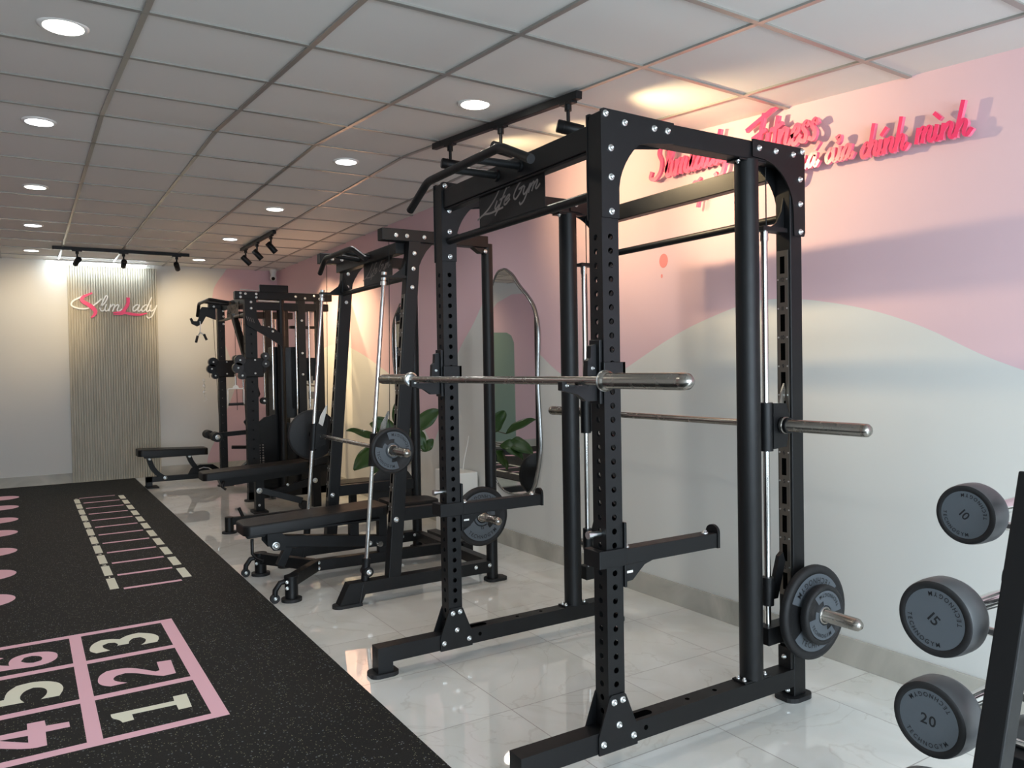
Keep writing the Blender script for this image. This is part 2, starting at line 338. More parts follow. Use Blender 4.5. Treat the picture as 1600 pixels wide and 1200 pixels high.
# ================================================================= THE ROOM
W = 3.10; BY = 11.28; LX = -1.45; FY = -2.5
KY = 4.87
def ceil_z(x, y):
    if y >= KY: return 2.785
    d = KY-y
    return 2.785-.0785*d-(.035*min(1, d/1.5)*max(0, (x-1.9)/1.2))
def ceiling():
    mb = MB(); xs = [LX-.05]; x = .4-.6*3
    while x < W: xs.append(x); x += .6
    xs.append(W+.05); ys = []; y = KY-.6*13
    while y < BY: ys.append(y); y += .6
    ys.append(BY+.05)
    if ys[0] > FY: ys = [FY-.05]+ys
    for i in range(len(xs)-1):
        for j in range(len(ys)-1):
            c = [(xs[i], ys[j]), (xs[i+1], ys[j]), (xs[i+1], ys[j+1]), (xs[i], ys[j+1])]
            mb.add([(a, b, ceil_z(a, b)) for a, b in c], [(0, 3, 2, 1)], 0)
            mb.add([(a, b, ceil_z(a, b)+.06) for a, b in c], [(0, 1, 2, 3)], 0)
    h = .011; dz = .008
    for x in xs[1:-1]:
        for j in range(len(ys)-1):
            a, b = ys[j], ys[j+1]
            mb.hexa([(x-h, a, ceil_z(x, a)-dz), (x+h, a, ceil_z(x, a)-dz), (x+h, a, ceil_z(x, a)+.01), (x-h, a, ceil_z(x, a)+.01)],
                    [(x-h, b, ceil_z(x, b)-dz), (x+h, b, ceil_z(x, b)-dz), (x+h, b, ceil_z(x, b)+.01), (x-h, b, ceil_z(x, b)+.01)], 1)
    for y in ys[1:-1]:
        for i in range(len(xs)-1):
            a, b = xs[i], xs[i+1]
            mb.hexa([(a, y-h, ceil_z(a, y)-dz), (a, y+h, ceil_z(a, y)-dz), (a, y+h, ceil_z(a, y)+.01), (a, y-h, ceil_z(a, y)+.01)],
                    [(b, y-h, ceil_z(b, y)-dz), (b, y+h, ceil_z(b, y)-dz), (b, y+h, ceil_z(b, y)+.01), (b, y-h, ceil_z(b, y)+.01)], 1)
    return struct(mb.build('ceiling', ['ceilpanel', 'ceilgrid']))
ceiling()
struct(MB().box(LX-.1, W+.1, FY-.1, BY+.1, -.08, 0).build('floor', 'floor'))

def wall_right():
    # plaster wall whose paint is split by a wavy line: lower part white, upper part pink
    mb = MB()
    line = [(-2.6, 1.30), (-1.5, 1.05), (-.5, 1.0), (.5, 1.05), (1.1, 1.18), (1.44, 1.31), (1.6, 1.377), (1.825, 1.492), (2.08, 1.583), (2.376, 1.646), (2.6, 1.665), (2.76, 1.652), (3.07, 1.576), (3.295, 1.499),
            (3.54, 1.395), (3.876, 1.253), (4.1, 1.22), (4.352, 1.306), (4.58, 1.433), (4.8, 1.60), (5.0, 1.78), (5.2, 1.90), (5.36, 1.894), (5.552, 1.719), (5.813, 1.503), (6.0, 1.25), (6.2, .85), (6.36, .7),
            (6.55, .85), (6.75, 1.05), (7.1, 1.24), (7.6, 1.408), (8.2, 1.57), (8.8, 1.66), (9.4, 1.6), (10.2, 1.3), (10.8, 1.0), (11.38, .8)]
    pts = spline(line, 4)
    for a, b in zip(pts[:-1], pts[1:]):
        mb.add([(W, a.x, 0), (W, b.x, 0), (W, b.x, b.y), (W, a.x, a.y)], [(0, 3, 2, 1)], 0)
        mb.add([(W, a.x, a.y), (W, b.x, b.y), (W, b.x, 2.85), (W, a.x, 2.85)], [(0, 3, 2, 1)], 1)
    mb.add([(W+.1, FY-.1, 0), (W+.1, BY+.1, 0), (W+.1, BY+.1, 2.85), (W+.1, FY-.1, 2.85)], [(0, 1, 2, 3)], 0)
    c = (3.329, 1.945); mb.add([(W-.0008, c[0]+.035*math.cos(a), c[1]+.04*math.sin(a)) for a in [2*PI*i/28 for i in range(28)]], [tuple(range(28))], 2)
    c = (3.345, 1.86); mb.add([(W-.0009, c[0]+.008*math.cos(a), c[1]+.012*math.sin(a)) for a in [2*PI*i/16 for i in range(16)]], [tuple(range(16))], 2)
    o = mb.build('wall_right', ['wallwhite', 'wallpink', 'wallcoral']); return struct(o)
wall_right()
def wall_back():
    mb = MB(); Y = BY
    edge = [(2.42, 2.80), (2.36, 2.70), (2.291, 2.605), (2.23, 2.471), (2.224, 2.252), (2.317, 1.903), (2.436, 1.55), (2.507, 1.283), (2.477, 1.106), (2.377, .843), (2.242, .496), (2.137, .283), (2.1, .137), (2.11, 0)]
    pts = spline(edge, 4)
    for a, b in zip(pts[:-1], pts[1:]):
        mb.add([(LX-.1, Y, a.y), (a.x, Y, a.y), (b.x, Y, b.y), (LX-.1, Y, b.y)], [(0, 1, 2, 3)], 0)
        mb.add([(a.x, Y, a.y), (W+.1, Y, a.y), (W+.1, Y, b.y), (b.x, Y, b.y)], [(0, 1, 2, 3)], 1)
    mb.add([(LX-.1, Y+.1, 0), (W+.1, Y+.1, 0), (W+.1, Y+.1, 2.85), (LX-.1, Y+.1, 2.85)], [(0, 1, 2, 3)], 0)
    mb.add([(LX, Y-.0008, .12), (-.40, Y-.0008, .12), (-.40, Y-.0008, 2.2), (-.6, Y-.0008, 2.45), (-.9, Y-.0008, 2.6), (LX, Y-.0008, 2.65)], [(0, 1, 2, 3, 4, 5)], 1)
    mb.add([(-.93, Y-.0014, .12), (-.40, Y-.0014, .12), (-.40, Y-.0014, 1.95), (-.78, Y-.0014, 1.95), (-.87, Y-.0014, 1.90), (-.92, Y-.0014, 1.78)], [(0, 1, 2, 3, 4, 5)], 2)
    return struct(mb.build('wall_back', ['wallwhite', 'wallpink', 'sagegreen']))
wall_back()
def wall_left():
    mb = MB(); mb.box(LX-.1, LX, FY-.1, BY+.1, 0, 2.85, 0)
    def blob(cy, cz, ry, rz, mi, off): mb.add([(LX+off, cy+ry*math.cos(a), min(2.75, max(.12, cz+rz*math.sin(a)))) for a in [2*PI*i/40 for i in range(40)]], [tuple(range(40))], mi)
    mb.add([(LX+.001, 4.0, 1.35), (LX+.001, 11.2, 1.5), (LX+.001, 11.2, 2.7), (LX+.001, 4.0, 2.7)], [(0, 1, 2, 3)], 1)
    blob(9.0, 1.1, 1.6, .9, 1, .0012); blob(10.3, .85, .75, .95, 2, .0015)
    return struct(mb.build('wall_left', ['wallwhite', 'wallpink', 'sagegreen']))
wall_left()
def wall_front():
    mb = MB(); mb.box(LX-.1, W+.1, FY-.1, FY, 2.55, 2.85); mb.box(LX-.1, -1.2, FY-.1, FY, 0, 2.55); mb.box(2.95, W+.1, FY-.1, FY, 0, 2.55); mb.box(-1.2, 2.95, FY-.1, FY, 0, .12)
    struct(mb.build('wall_front', 'wallwhite'))
    f = MB()
    for x in (-1.2, -.16, .88, 1.9, 2.91): f.box(x, x+.04, FY-.08, FY-.02, .12, 2.55)
    f.box(-1.2, 2.95, FY-.08, FY-.02, 2.51, 2.55); f.box(-1.2, 2.95, FY-.08, FY-.02, .12, .16)
    struct(f.build('window_1', 'blackgloss'))
wall_front()
struct(MB().box(W-.012, W, FY, BY, 0, .125).build('baseboard_right', 'basetile', bevel=.002))
b = MB(); b.box(LX, .49, BY-.012, BY, 0, .125); b.box(1.52, W-.012, BY-.012, BY, 0, .125); struct(b.build('baseboard_back', 'basetile', bevel=.002))
struct(MB().box(LX, LX+.012, FY, BY-.012, 0, .125).build('baseboard_left', 'basetile', bevel=.002))

# ---------------------------------------------------------------- slatted feature panel on the back wall
def slat_panel():
    mb = MB(); mb.box(.49, 1.52, BY-.02, BY-.002, 0, 2.735)
    n = 36; p = 1.03/n
    for i in range(n):
        x = .49+i*p; mb.box(x+p*.15, x+p*.72, BY-.038, BY-.02, 0, 2.735)
    o = mb.build('slat_panel', 'slat', root=(1.0, BY-.02, 0)); tag(o, 'tall grey vertical slat panel on the back wall under the tube light', 'wall panel')
slat_panel()
def wall_logo():
    X0 = .53; Z0 = 2.165; Y = BY-.052
    t = T('wall_logo', (1.0, Y, Z0), 'raised white and pink script logo on the grey slat panel', 'sign')
    fn = lambda x, z, d: (X0+x, Y+.012-d, Z0+z)
    a = MB()
    script(a, 'lIm', .085, lambda x, z, d: fn(x+.30, z, d), wd=.18, d1=.012, mi=0, ms=1, length=.25)
    script(a, 'ady', .085, lambda x, z, d: fn(x+.68, z+.005, d), wd=.18, d1=.012, mi=0, ms=1, length=.29); t.part('white_script', a, ['white', 'white']); a = MB()
    sw = spline([(.11, .17), (.02, .12), (.0, .06), (.08, .025), (.18, .03), (.27, .09), (.33, .15)], 6)
    ribbon(a, sw, .018, fn, 0, .012, 0, 1)
    t.part('white_swoosh', a, ['white', 'white'])
    p = MB()
    ribbon(p, spline([(.22, .22), (.13, .17), (.12, .12), (.2, .065), (.26, .0), (.25, -.05), (.22, -.08)], 6), .05, fn, 0, .016, 0, 1, taper=True)
    ribbon(p, spline([(.64, .17), (.635, .10), (.60, .03), (.58, .0)], 6), .04, fn, 0, .016, 0, 1)
    ribbon(p, spline([(.47, -.02), (.56, -.012), (.66, -.03), (.76, -.04), (.85, -.02)], 6), .035, fn, 0, .0165, 0, 1, taper=True)
    ribbon(p, spline([(.47, -.04), (.56, -.035), (.62, -.015)], 6), .02, fn, 0, .017, 0, 1, taper=True)
    t.part('pink_strokes', p, ['pink', 'pinkside'])
wall_logo()
def slogan():
    def word(name, txt, y_left, y_right, zb0, zb1, size, label, wd=.29):
        mb = MB(); L = y_left-y_right
        fn = lambda x, z, d: (W-.030-d, y_left-x, zb0+(zb1-zb0)*x/L+z)
        script(mb, txt, size, fn, wd=wd, d0=0, d1=.018, mi=0, ms=1, length=L, shear=.16)
        for k in (.25, .75):
            mb.cyl(fn(L*k, size*.5, 0), (W, y_left-L*k, zb0+size*.5), .004, n=8, mi=1)
        o = mb.build(name, ['pink', 'pinkside'], root=(W-.02, (y_left+y_right)/2, zb0)); tag(o, label, 'wall lettering', 'raised pink script words on the pink wall')
    word('lettering', 'SlImlady', 3.385, 2.80, 2.405, 2.385, .074, 'pink raised script word farthest left, seen through the rack top opening')
    word('lettering', 'FItness', 2.66, 2.275, 2.372, 2.362, .083, 'pink raised script word in the upper row, nearest the ceiling', wd=.24)
    word('lettering', 'ca^´p', 3.12, 2.95, 2.245, 2.24, .052, 'pink script word in the lower row, mostly behind the olive lit crossbeam')
    word('lettering', 'gIa´', 2.405, 2.275, 2.245, 2.24, .056, 'short pink script word just right of the front rack top corner')
    word('lettering', 'cu?a', 2.235, 2.10, 2.240, 2.235, .056, 'short pink script word between the rack corner and two longer words')
    word('lettering', 'chI´nh', 2.062, 1.855, 2.222, 2.212, .056, 'pink script word second from the right end of the lower row')
    word('lettering', 'mI`nh', 1.815, 1.605, 2.222, 2.205, .056, 'pink script word at the right end of the lower row')
slogan()

# ================================================================= LIGHTS IN THE CEILING
def downlight(x, y, cool, label):
    z = ceil_z(x, y); t = T('ceiling_downlight', (x, y, z), label, 'ceiling light', 'round recessed downlights')
    a = MB(); a.lathe((x, y, z-.002), (0, 0, 1), [(-.006, .070), (-.008, .074), (-.002, .088), (.004, .088)], 32); t.part('trim_ring', a, 'lampring')
    b = MB(); b.cyl((x, y, z-.008), (x, y, z-.004), .07, n=32); t.part('diffuser', b, 'lampcool' if cool else 'lamp', parent=t.last)
    d = bpy.data.lights.new('downlight_glow', 'SPOT'); d.energy = 10 if y > 6 else 18; d.color = (.96, .98, 1) if cool else (1, .93, .80); d.spot_size = math.radians(165); d.spot_blend = .6; d.shadow_soft_size = .07
    o = bpy.data.objects.new('downlight_glow', d); COL.objects.link(o); o.parent = t.r; o.location = (0, 0, -.03)
left_names = ['nearest the camera', 'second from the camera', 'middle one', 'fourth from the camera', 'farthest, by the back wall']
for i, y in enumerate((3.42, 5.17, 6.96, 8.73, 10.48)):
    downlight(.11 if i else .16, y, i in (1, 3), 'round recessed downlight above the mat, %s' % left_names[i])
    downlight(1.91 if i else 1.94, y, i in (1, 3), 'round recessed downlight above the machines, %s' % left_names[i])

def track(name, p0, p1, heads, aim, label, hl, power, cone=105):
    t = T(name, tuple((Vector(p0)+Vector(p1))/2), label, 'track light rail')
    mb = MB(); mb.bar(p0, p1, .036, .034, (0, 0, 1)); t.part('rail', mb, 'black', .002)
    d = (Vector(p1)-Vector(p0))
    for i, k in enumerate(heads):
        c = Vector(p0)+d*k; c.z -= .017
        h = T('track_spotlight', tuple(c), hl[i], 'spotlight', 'black spotlights on ceiling tracks')
        a = MB(); a.bar(c+d.normalized()*-.05, c+d.normalized()*.05, .022, .032, (0, 0, 1)); a.cyl(c, c-Vector((0, 0, .04)), .017); a.cyl(c-Vector((0, 0, .04)), c-Vector((0, 0, .10)), .009); h.part('stem', a, 'black')
        q = c-Vector((0, 0, .12)); av = Vector(aim[i]).normalized()
        a = MB(); a.lathe(q-av*.055, av, [(0, 0), (0, .026), (.004, .03), (.12, .03), (.125, .028), (.118, .026)], 24); a.lathe(q-av*.055, av, [(.03, .0305), (.03, .0315), (.034, .0315), (.034, .0305)], 24); h.part('lamp_head', a, 'black')
        a = MB(); a.cyl(q+av*.058, q+av*.061, .0255, n=24); h.part('lens', a, 'spotface', parent=h.last)
        L = bpy.data.lights.new('spot_beam', 'SPOT'); L.energy = power[i]; L.color = (1, .73, .40); L.spot_size = math.radians(cone); L.spot_blend = .9; L.shadow_soft_size = .02
        o = bpy.data.objects.new('spot_beam', L); COL.objects.link(o); o.parent = h.r; o.location = (q+av*.075)-c; o.rotation_euler = av.to_track_quat('-Z', 'Y').to_euler()
track('ceiling_track', (2.165, 4.33, ceil_z(2.165, 4.33)-.03), (2.18, 2.88, ceil_z(2.18, 2.88)-.03), (.14, .53, .94), [(1, -.25, -.12), (1, -.12, -.18), (.85, -.45, -.22)],
      'black ceiling track above the front rack', ['black spotlight at the far end of the track above the front rack', 'middle black spotlight of the track above the front rack', 'black spotlight at the near end of the track, beside the front rack top'], (22, 25, 50))
track('ceiling_track', (2.17, 9.35, 2.765), (2.18, 7.98, 2.765), (.14, .5, .9), [(.9, -.05, -.9), (.9, -.1, -1.0), (.9, -.15, -1.05)],
      'black ceiling track above the middle machines, running along the room', ['black spotlight at the far end of the middle track', 'centre black spotlight of the middle track', 'black spotlight at the near end of the middle track'], (80, 95, 95), 80)
track('ceiling_track', (.30, 10.03, 2.765), (1.72, 10.03, 2.765), (.17, .5, .9), [(-.38, 1.2, -.55), (0, 1.2, -.5), (.38, 1.2, -.6)],
      'black ceiling track crossing in front of the back wall', ['left black spotlight of the track before the back wall', 'middle black spotlight of the track before the back wall', 'right black spotlight of the track before the back wall'], (36, 5, 38), 72)
def tube_light():
    t = T('tube_light', (.83, 11.17, 2.76), 'bright white LED tube light above the slat panel', 'tube light')
    t.part('housing', MB().box(.24, 1.42, 11.145, 11.195, 2.762, 2.785), 'white')
    a = MB(); a.cyl((.27, 11.17, 2.745), (1.38, 11.17, 2.745), .016); t.part('led_tube', a, 'tube')
    o = area('tube_glow', (.83, 11.13, 2.715), (0, 0, 0), 1.1, .03, 3, (.82, .93, 1)); o.parent = t.r; o.location = (0, -.03, -.045)
tube_light()
def camera_unit():
    t = T('security_camera', (3.0, 11.1, 2.72), 'small white security camera in the far ceiling corner', 'security camera')
    a = MB(); a.cyl((3.0, 11.1, 2.785), (3.0, 11.1, 2.74), .045); a.cyl((3.0, 11.1, 2.74), (3.0, 11.1, 2.68), .04, .036); t.part('mount', a, 'white')
    a = MB(); a.lathe((3.0, 11.1, 2.67), (-.2, -.8, -.3), [(-.045, .001), (-.035, .028), (0, .045), (.035, .03), (.045, .001)], 20); t.part('camera_ball', a, ['white'])
    a = MB(); a.cyl((2.992, 11.068, 2.658), (2.988, 11.052, 2.652), .024); t.part('camera_lens', a, 'blackgloss')
camera_unit()

# ================================================================= MAT WITH PAINTED MARKS
def gym_mat():
    mb = MB(); X0, X1, Y0, Y1, H = LX+.02, 1.19, -2.2, 11.20, .008
    mb.box(X0, X1, Y0, Y1, 0, H, 0)
    z = [H+.0006]
    def poly(pts, mi): mb.add([(a, b, z[0]) for a, b in pts], [tuple(range(len(pts)))], mi)
    def rect(x0, x1, y0, y1, mi): poly([(x0, y0), (x1, y0), (x1, y1), (x0, y1)], mi)
    # ladder
    for i in range(11):
        yl = 5.455+i*.390
        rect(.425, .476, yl+.02, yl+.325, 2)          # left blocks
        rect(.857, .912, yl+.06, yl+.345, 2)         # right blocks
        rect(.50, .84, yl-.022, yl+.022, 1)
        text_flat(mb, str(i+1) if i else '1', .06, lambda a, b: (.450+a, yl+.338+b, z[0]), 2, .1)
    rect(.48, .83, 5.455+11*.390-.018, 5.455+11*.390+.018, 1)
    # hopscotch grid: 3 rows (y) by columns (x)
    for x0, x1 in ((.595, .655), (.163, .216), (-.27, -.217)): rect(x0, x1, 3.20, 4.62, 1)
    z[0] += .0003
    for y0, y1 in ((3.19, 3.24), (3.643, 3.693), (4.122, 4.172), (4.578, 4.628)): rect(-.70, .655, y0, y1, 1)
    rect(-.70, -.645, 3.19, 4.628, 1)
    z[0] += .0003
    # big painted numbers
    def soft(pts):
        for _ in range(2):
            q = []
            for i in range(len(pts)):
                a, b, c = (Vector(pts[i-1]), Vector(pts[i]), Vector(pts[(i+1) % len(pts)])); u = b-a; v = c-b
                if u.angle(v) < math.radians(42): q += [b-u*.25, b+v*.25]
                else: q.append(b)
            pts = q
        return [(p.x, p.y) for p in pts]
    poly(soft([(0.238, 4.334), (0.256, 4.413), (0.298, 4.454), (0.343, 4.446), (0.379, 4.416), (0.417, 4.46), (0.472, 4.47), (0.521, 4.43), (0.551, 4.372), (0.552, 4.319), (0.535, 4.265), (0.461, 4.262), (0.485, 4.295), (0.494, 4.347), (0.472, 4.388), (0.44, 4.392), (0.418, 4.361), (0.411, 4.316), (0.36, 4.316), (0.367, 4.341), (0.353, 4.374), (0.325, 4.385), (0.299, 4.363), (0.297, 4.321), (0.324, 4.262), (0.265, 4.256), (0.242, 4.293)]), 2)
    poly(soft([(0.242, 3.871), (0.253, 3.932), (0.285, 3.971), (0.338, 3.975), (0.389, 3.951), (0.436, 3.892), (0.472, 3.841), (0.489, 3.847), (0.493, 3.965), (0.553, 3.956), (0.546, 3.768), (0.494, 3.764), (0.454, 3.801), (0.398, 3.869), (0.354, 3.897), (0.318, 3.887), (0.3, 3.857), (0.307, 3.818), (0.351, 3.772), (0.285, 3.767), (0.257, 3.795), (0.243, 3.831)]), 1)
    poly(soft([(0.258, 3.455), (0.491, 3.451), (0.493, 3.501), (0.546, 3.502), (0.542, 3.35), (0.492, 3.35), (0.492, 3.405), (0.33, 3.409), (0.331, 3.352), (0.291, 3.347), (0.283, 3.38), (0.258, 3.412)]), 2)
    poly(soft([(0.107, 4.333), (0.101, 4.384), (0.065, 4.428), (0.017, 4.446), (-0.041, 4.445), (-0.082, 4.413), (-0.095, 4.353), (-0.09, 4.307), (-0.127, 4.336), (-0.147, 4.369), (-0.149, 4.413), (-0.114, 4.44), (-0.129, 4.455), (-0.174, 4.436), (-0.182, 4.374), (-0.165, 4.306), (-0.125, 4.247), (-0.076, 4.245), (-0.001, 4.227), (0.06, 4.236), (0.098, 4.279)]), 1)
    poly(soft([(-0.103, 3.862), (-0.096, 3.95), (-0.059, 4.007), (-0.002, 4.021), (0.055, 3.996), (0.097, 3.95), (0.112, 3.89), (0.11, 3.842), (0.094, 3.782), (0.028, 3.786), (0.049, 3.828), (0.053, 3.882), (0.035, 3.926), (0.002, 3.944), (-0.031, 3.922), (-0.047, 3.87), (-0.046, 3.827), (-0.031, 3.786), (-0.167, 3.795), (-0.191, 3.968), (-0.164, 3.965), (-0.152, 3.865)]), 2)
    poly(soft([(-0.023, 3.547), (0.036, 3.543), (0.039, 3.486), (0.116, 3.476), (0.117, 3.423), (0.037, 3.426), (0.039, 3.299), (-0.016, 3.296), (-0.169, 3.412), (-0.178, 3.489), (-0.022, 3.486)]), 1)
    for ch, yy in (('7', 3.42), ('8', 3.90), ('9', 4.38)): text_flat(mb, ch, .40, lambda a_, b_: (-.28-b_*.9, yy+a_, z[0]), 2)
    z[0] += .0003
    poly(soft([(-0.045, 4.341), (-0.031, 4.387), (0.0, 4.396), (0.032, 4.374), (0.044, 4.336), (0.036, 4.302), (0.005, 4.288), (-0.026, 4.305)]), 0)
    poly(soft([(-0.02, 3.425), (-0.019, 3.36), (-0.107, 3.433), (-0.111, 3.438)]), 0)
    # round spots along the left
    for i, y in enumerate((5.10, 5.62, 6.34, 7.16, 8.0, 8.72, 9.55, 10.3)):
        if i == 0: continue
        for cx in (-.24, -.78):
            mb.add([(cx+.165*math.cos(a), y+.165*math.sin(a), H+.0006) for a in [2*PI*k/40 for k in range(40)]], [tuple(range(40))], 1)
    o = mb.build('gym_mat', ['mat', 'matpink', 'matcream'], root=(0, 5, 0)); tag(o, 'long black speckled rubber mat with pink and cream painted ladder, spots and numbers', 'gym mat')
gym_mat()

# ================================================================= SHARED MACHINE PIECES
bolt_mesh = {}
def bolt(t, p, n=(0, -1, 0), r=.0125, parent=None):
    key = (tuple(n), r)
    if key not in bolt_mesh:
        mb = MB(); N = Vector(n).normalized()
        mb.lathe((0, 0, 0), n, [(-.002, r), (.0025, r), (.003, r*.92)], 18); mb.lathe((0, 0, 0), n, [(.003, r*.92), (.003, r*.62), (.009, r*.60), (.0105, r*.45), (.0105, r*.28), (.006, r*.26), (.006, 0)], 12)
        o = mb.build('bolt', 'zinc'); bolt_mesh[key] = o.data; bpy.data.objects.remove(o)
    o = bpy.data.objects.new('bolt', bolt_mesh[key]); COL.objects.link(o); o.parent = parent or getattr(t, 'last', None) or t.r; o.location = Vector(p)-Vector(t.loc)
    return o
def holed_tube(mb, x0, x1, y0, y1, z0, z1, zs, r, mi=0):
    """square tube upright with round holes through all four walls at the heights zs"""
    K = 12
    def face(fn, a0, a1):
        ac = (a0+a1)/2; zs_ = sorted(zs); p = (zs_[-1]-zs_[0])/(len(zs_)-1)
        cur = z0
        for zc in zs_:
            b0, b1 = zc-p/2, zc+p/2
            if b0 > cur+1e-5: mb.add([fn(a0, cur), fn(a1, cur), fn(a1, b0), fn(a0, b0)], [(0, 1, 2, 3)], mi)
            cur = b1
            outer = []; inner = []; deep = []
            for k in range(K):
                a = 2*PI*(k+.5)/K-PI; c, s_ = math.cos(a), math.sin(a); inner.append((ac+r*c, zc+r*s_))
                m_ = max(abs(c)/((a1-a0)/2), abs(s_)/(p/2)); outer.append((ac+c/m_, zc+s_/m_))
            V = [fn(*q) for q in outer]+[fn(*q) for q in inner]+[fn(q[0], q[1], .004) for q in inner]
            mb.add(V, [(k, (k+1) % K, K+(k+1) % K, K+k) for k in range(K)]+[(K+k, K+(k+1) % K, 2*K+(k+1) % K, 2*K+k) for k in range(K)], mi)
            # corner fill of the rectangle outside the ray-cast outline
            cs = [(a0, b0), (a1, b0), (a1, b1), (a0, b1)]
            for cx_, cz_ in cs:
                near = sorted(outer, key=lambda q: (q[0]-cx_)**2+(q[1]-cz_)**2)
                va = min([q for q in outer if abs(q[0]-cx_) < 1e-6], key=lambda q: abs(q[1]-cz_)); vb = min([q for q in outer if abs(q[1]-cz_) < 1e-6], key=lambda q: abs(q[0]-cx_))
                mb.add([fn(cx_, cz_), fn(*va), fn(*vb)], [(0, 1, 2)], mi)
        if z1 > cur: mb.add([fn(a0, cur), fn(a1, cur), fn(a1, z1), fn(a0, z1)], [(0, 1, 2, 3)], mi)
    face(lambda a, z, d=0: (a, y0+d, z), x0, x1); face(lambda a, z, d=0: (a, y1-d, z), x0, x1)
    face(lambda a, z, d=0: (x0+d, a, z), y0, y1); face(lambda a, z, d=0: (x1-d, a, z), y0, y1)
    mb.add([(x0, y0, z1), (x1, y0, z1), (x1, y1, z1), (x0, y1, z1)], [(0, 1, 2, 3)], mi); mb.add([(x0, y0, z0), (x1, y0, z0), (x1, y1, z0), (x0, y1, z0)], [(0, 3, 2, 1)], mi)
def foot_pad(t, x, y, rx=.06, ry=.05, z=0):
    mb = MB(); n = 28
    pts = [(x+max(-rx, min(rx, rx*1.15*math.cos(2*PI*i/n))), y+max(-ry, min(ry, ry*1.15*math.sin(2*PI*i/n)))) for i in range(n)]
    mb.prism(pts, 'z', z, z+.018); t.part('foot_pad', mb, 'rubber', .003)
def sign_plate(t, x, y0, y1, z0, z1, lit='whiteletter', size=.028):
    mb = MB(); mb.box(x-.002, x+.002, y0, y1, z0, z1, 0); L = (y1-y0)
    fn = lambda a, z, d: (x-.0022-d*.1, y1-L*.10-a, z0+(z1-z0)*.36+z+a*.08)
    script(mb, 'LIfe', size, fn, wd=.27, d0=0, d1=.002, mi=1, ms=1, length=L*.38, shear=.35)
    script(mb, 'Gym', size, lambda a, z, d: fn(a+L*.42, z, d), wd=.27, d0=0, d1=.002, mi=1, ms=1, length=L*.40, shear=.35)
    t.part('name_plate', mb, ['black', lit])
def slot_strip(t, p_top, p_bot, width, n, numbers, normal='x', y=None, slot_h=.068, mats=('slotplate', 'dark', 'letter', 'zinc'), off=.0):
    """numbered latch strip on the -x face of an upright, from p_top to p_bot (x,z), spanning y0..y1"""
    mb = MB(); (xt, zt), (xb, zb) = p_top, p_bot; y0, y1 = y; yc = (y0+y1)/2
    d = Vector((xt-xb, zt-zb)); L = d.length; d.normalize()
    P = lambda s, yy, o=0: (xb+d.x*s-(.004+o), yy, zb+d.y*s)
    mb.hexa([P(0, y0, -.004), P(0, y1, -.004), P(0, y1), P(0, y0)], [P(L, y0, -.004), P(L, y1, -.004), P(L, y1), P(L, y0)], 0)
    pitch = L/n
    for i in range(n):
        s = (i+.5)*pitch
        mb.add([P(s-slot_h/2, yc-.011, .0006), P(s+slot_h/2, yc-.011, .0006), P(s+slot_h/2, yc+.011, .0006), P(s-slot_h/2, yc+.011, .0006)], [(0, 1, 2, 3)], 1)
        if i < n-1:
            s2 = (i+1)*pitch
            text_flat(mb, str(i+numbers), .022, lambda a, b: P(s2-.008+b, yc-a, .0008), 2, .12)
            for q in (-1, 1): mb.cyl(P(s2, yc+q*.021), P(s2, yc+q*.021, .002), .0035, n=8, mi=3)
    t.part('latch_strip', mb, list(mats))

def plate(c, ax, R, th, label, group='black weight plates with grey lettered inlays', rot=0.0, num=None, style='pin', colour=1):
    """weight plate centred at c, outward axis ax (unit, along -y or +y)"""
    c = Vector(c); a = Vector(ax); t = T('weight_plate', tuple(c), label, 'weight plate', group)
    mb = MB(); mb.lathe(c-a*th/2, a, [(0, .026), (0, R*.93), (th*.12, R*.985), (th*.3, R), (th*.7, R), (th*.88, R*.985), (th, R*.93), (th, R*.86), (th*.86, R*.84), (th*.86, R*.2), (th, R*.19), (th, .026), (0, .026)], 56)
    t.part('rubber_disc', mb, 'rubber')
    ux = Vector((1, 0, 0)); uy = Vector((0, 0, 1))
    f = c+a*(th*.36+.0006)
    k = MB()
    def sector(a0, a1, r0, r1, z, mi, n=26):
        A = [f+a*z+(ux*math.cos(a0+(a1-a0)*i/n)+uy*math.sin(a0+(a1-a0)*i/n))*r1 for i in range(n+1)]; B = [f+a*z+(ux*math.cos(a0+(a1-a0)*i/n)+uy*math.sin(a0+(a1-a0)*i/n))*r0 for i in range(n+1)]
        k.add(A+B, [(i, i+1, n+2+i, n+1+i) for i in range(n)], mi)
    sp = math.radians(62)
    for b in (0, PI):
        m_ = rot+PI/2+b
        sector(m_-sp, m_+sp, R*.50, R*.82, .001, 0)
        sector(m_-sp*1.45, m_+sp*.55, R*.30, R*.50, .001, 0)
    sector(0, 2*PI, R*.22, R*.33, .001, 0, 40)
    sgn = 1 if a.y < 0 else -1
    sz = R*.17
    text_arc(k, 'TECHNOGYM', sz, f+a*.002, ux*sgn, uy, R*.74, sgn*rot+PI/2, 1, True, .2)
    text_arc(k, 'TECHNOGYM', sz, f+a*.002, ux*sgn, uy, R*.74, sgn*rot-PI/2, 1, True, .2)
    if num: text_flat(k, num, R*.17, lambda x, y: f+a*.002+ux*sgn*x+uy*(y-R*.42), 1, .1)
    t.part('grey_inlay', k, ['greyrubber', 'letter'], parent=t.last)
    h = MB(); h.lathe(c-a*th*.5, a, [(0, .0255), (0, .033), (th*1.02, .033), (th*1.02, .0255), (0, .0255)], 28); t.part('steel_hub', h, 'nickel')
    return t

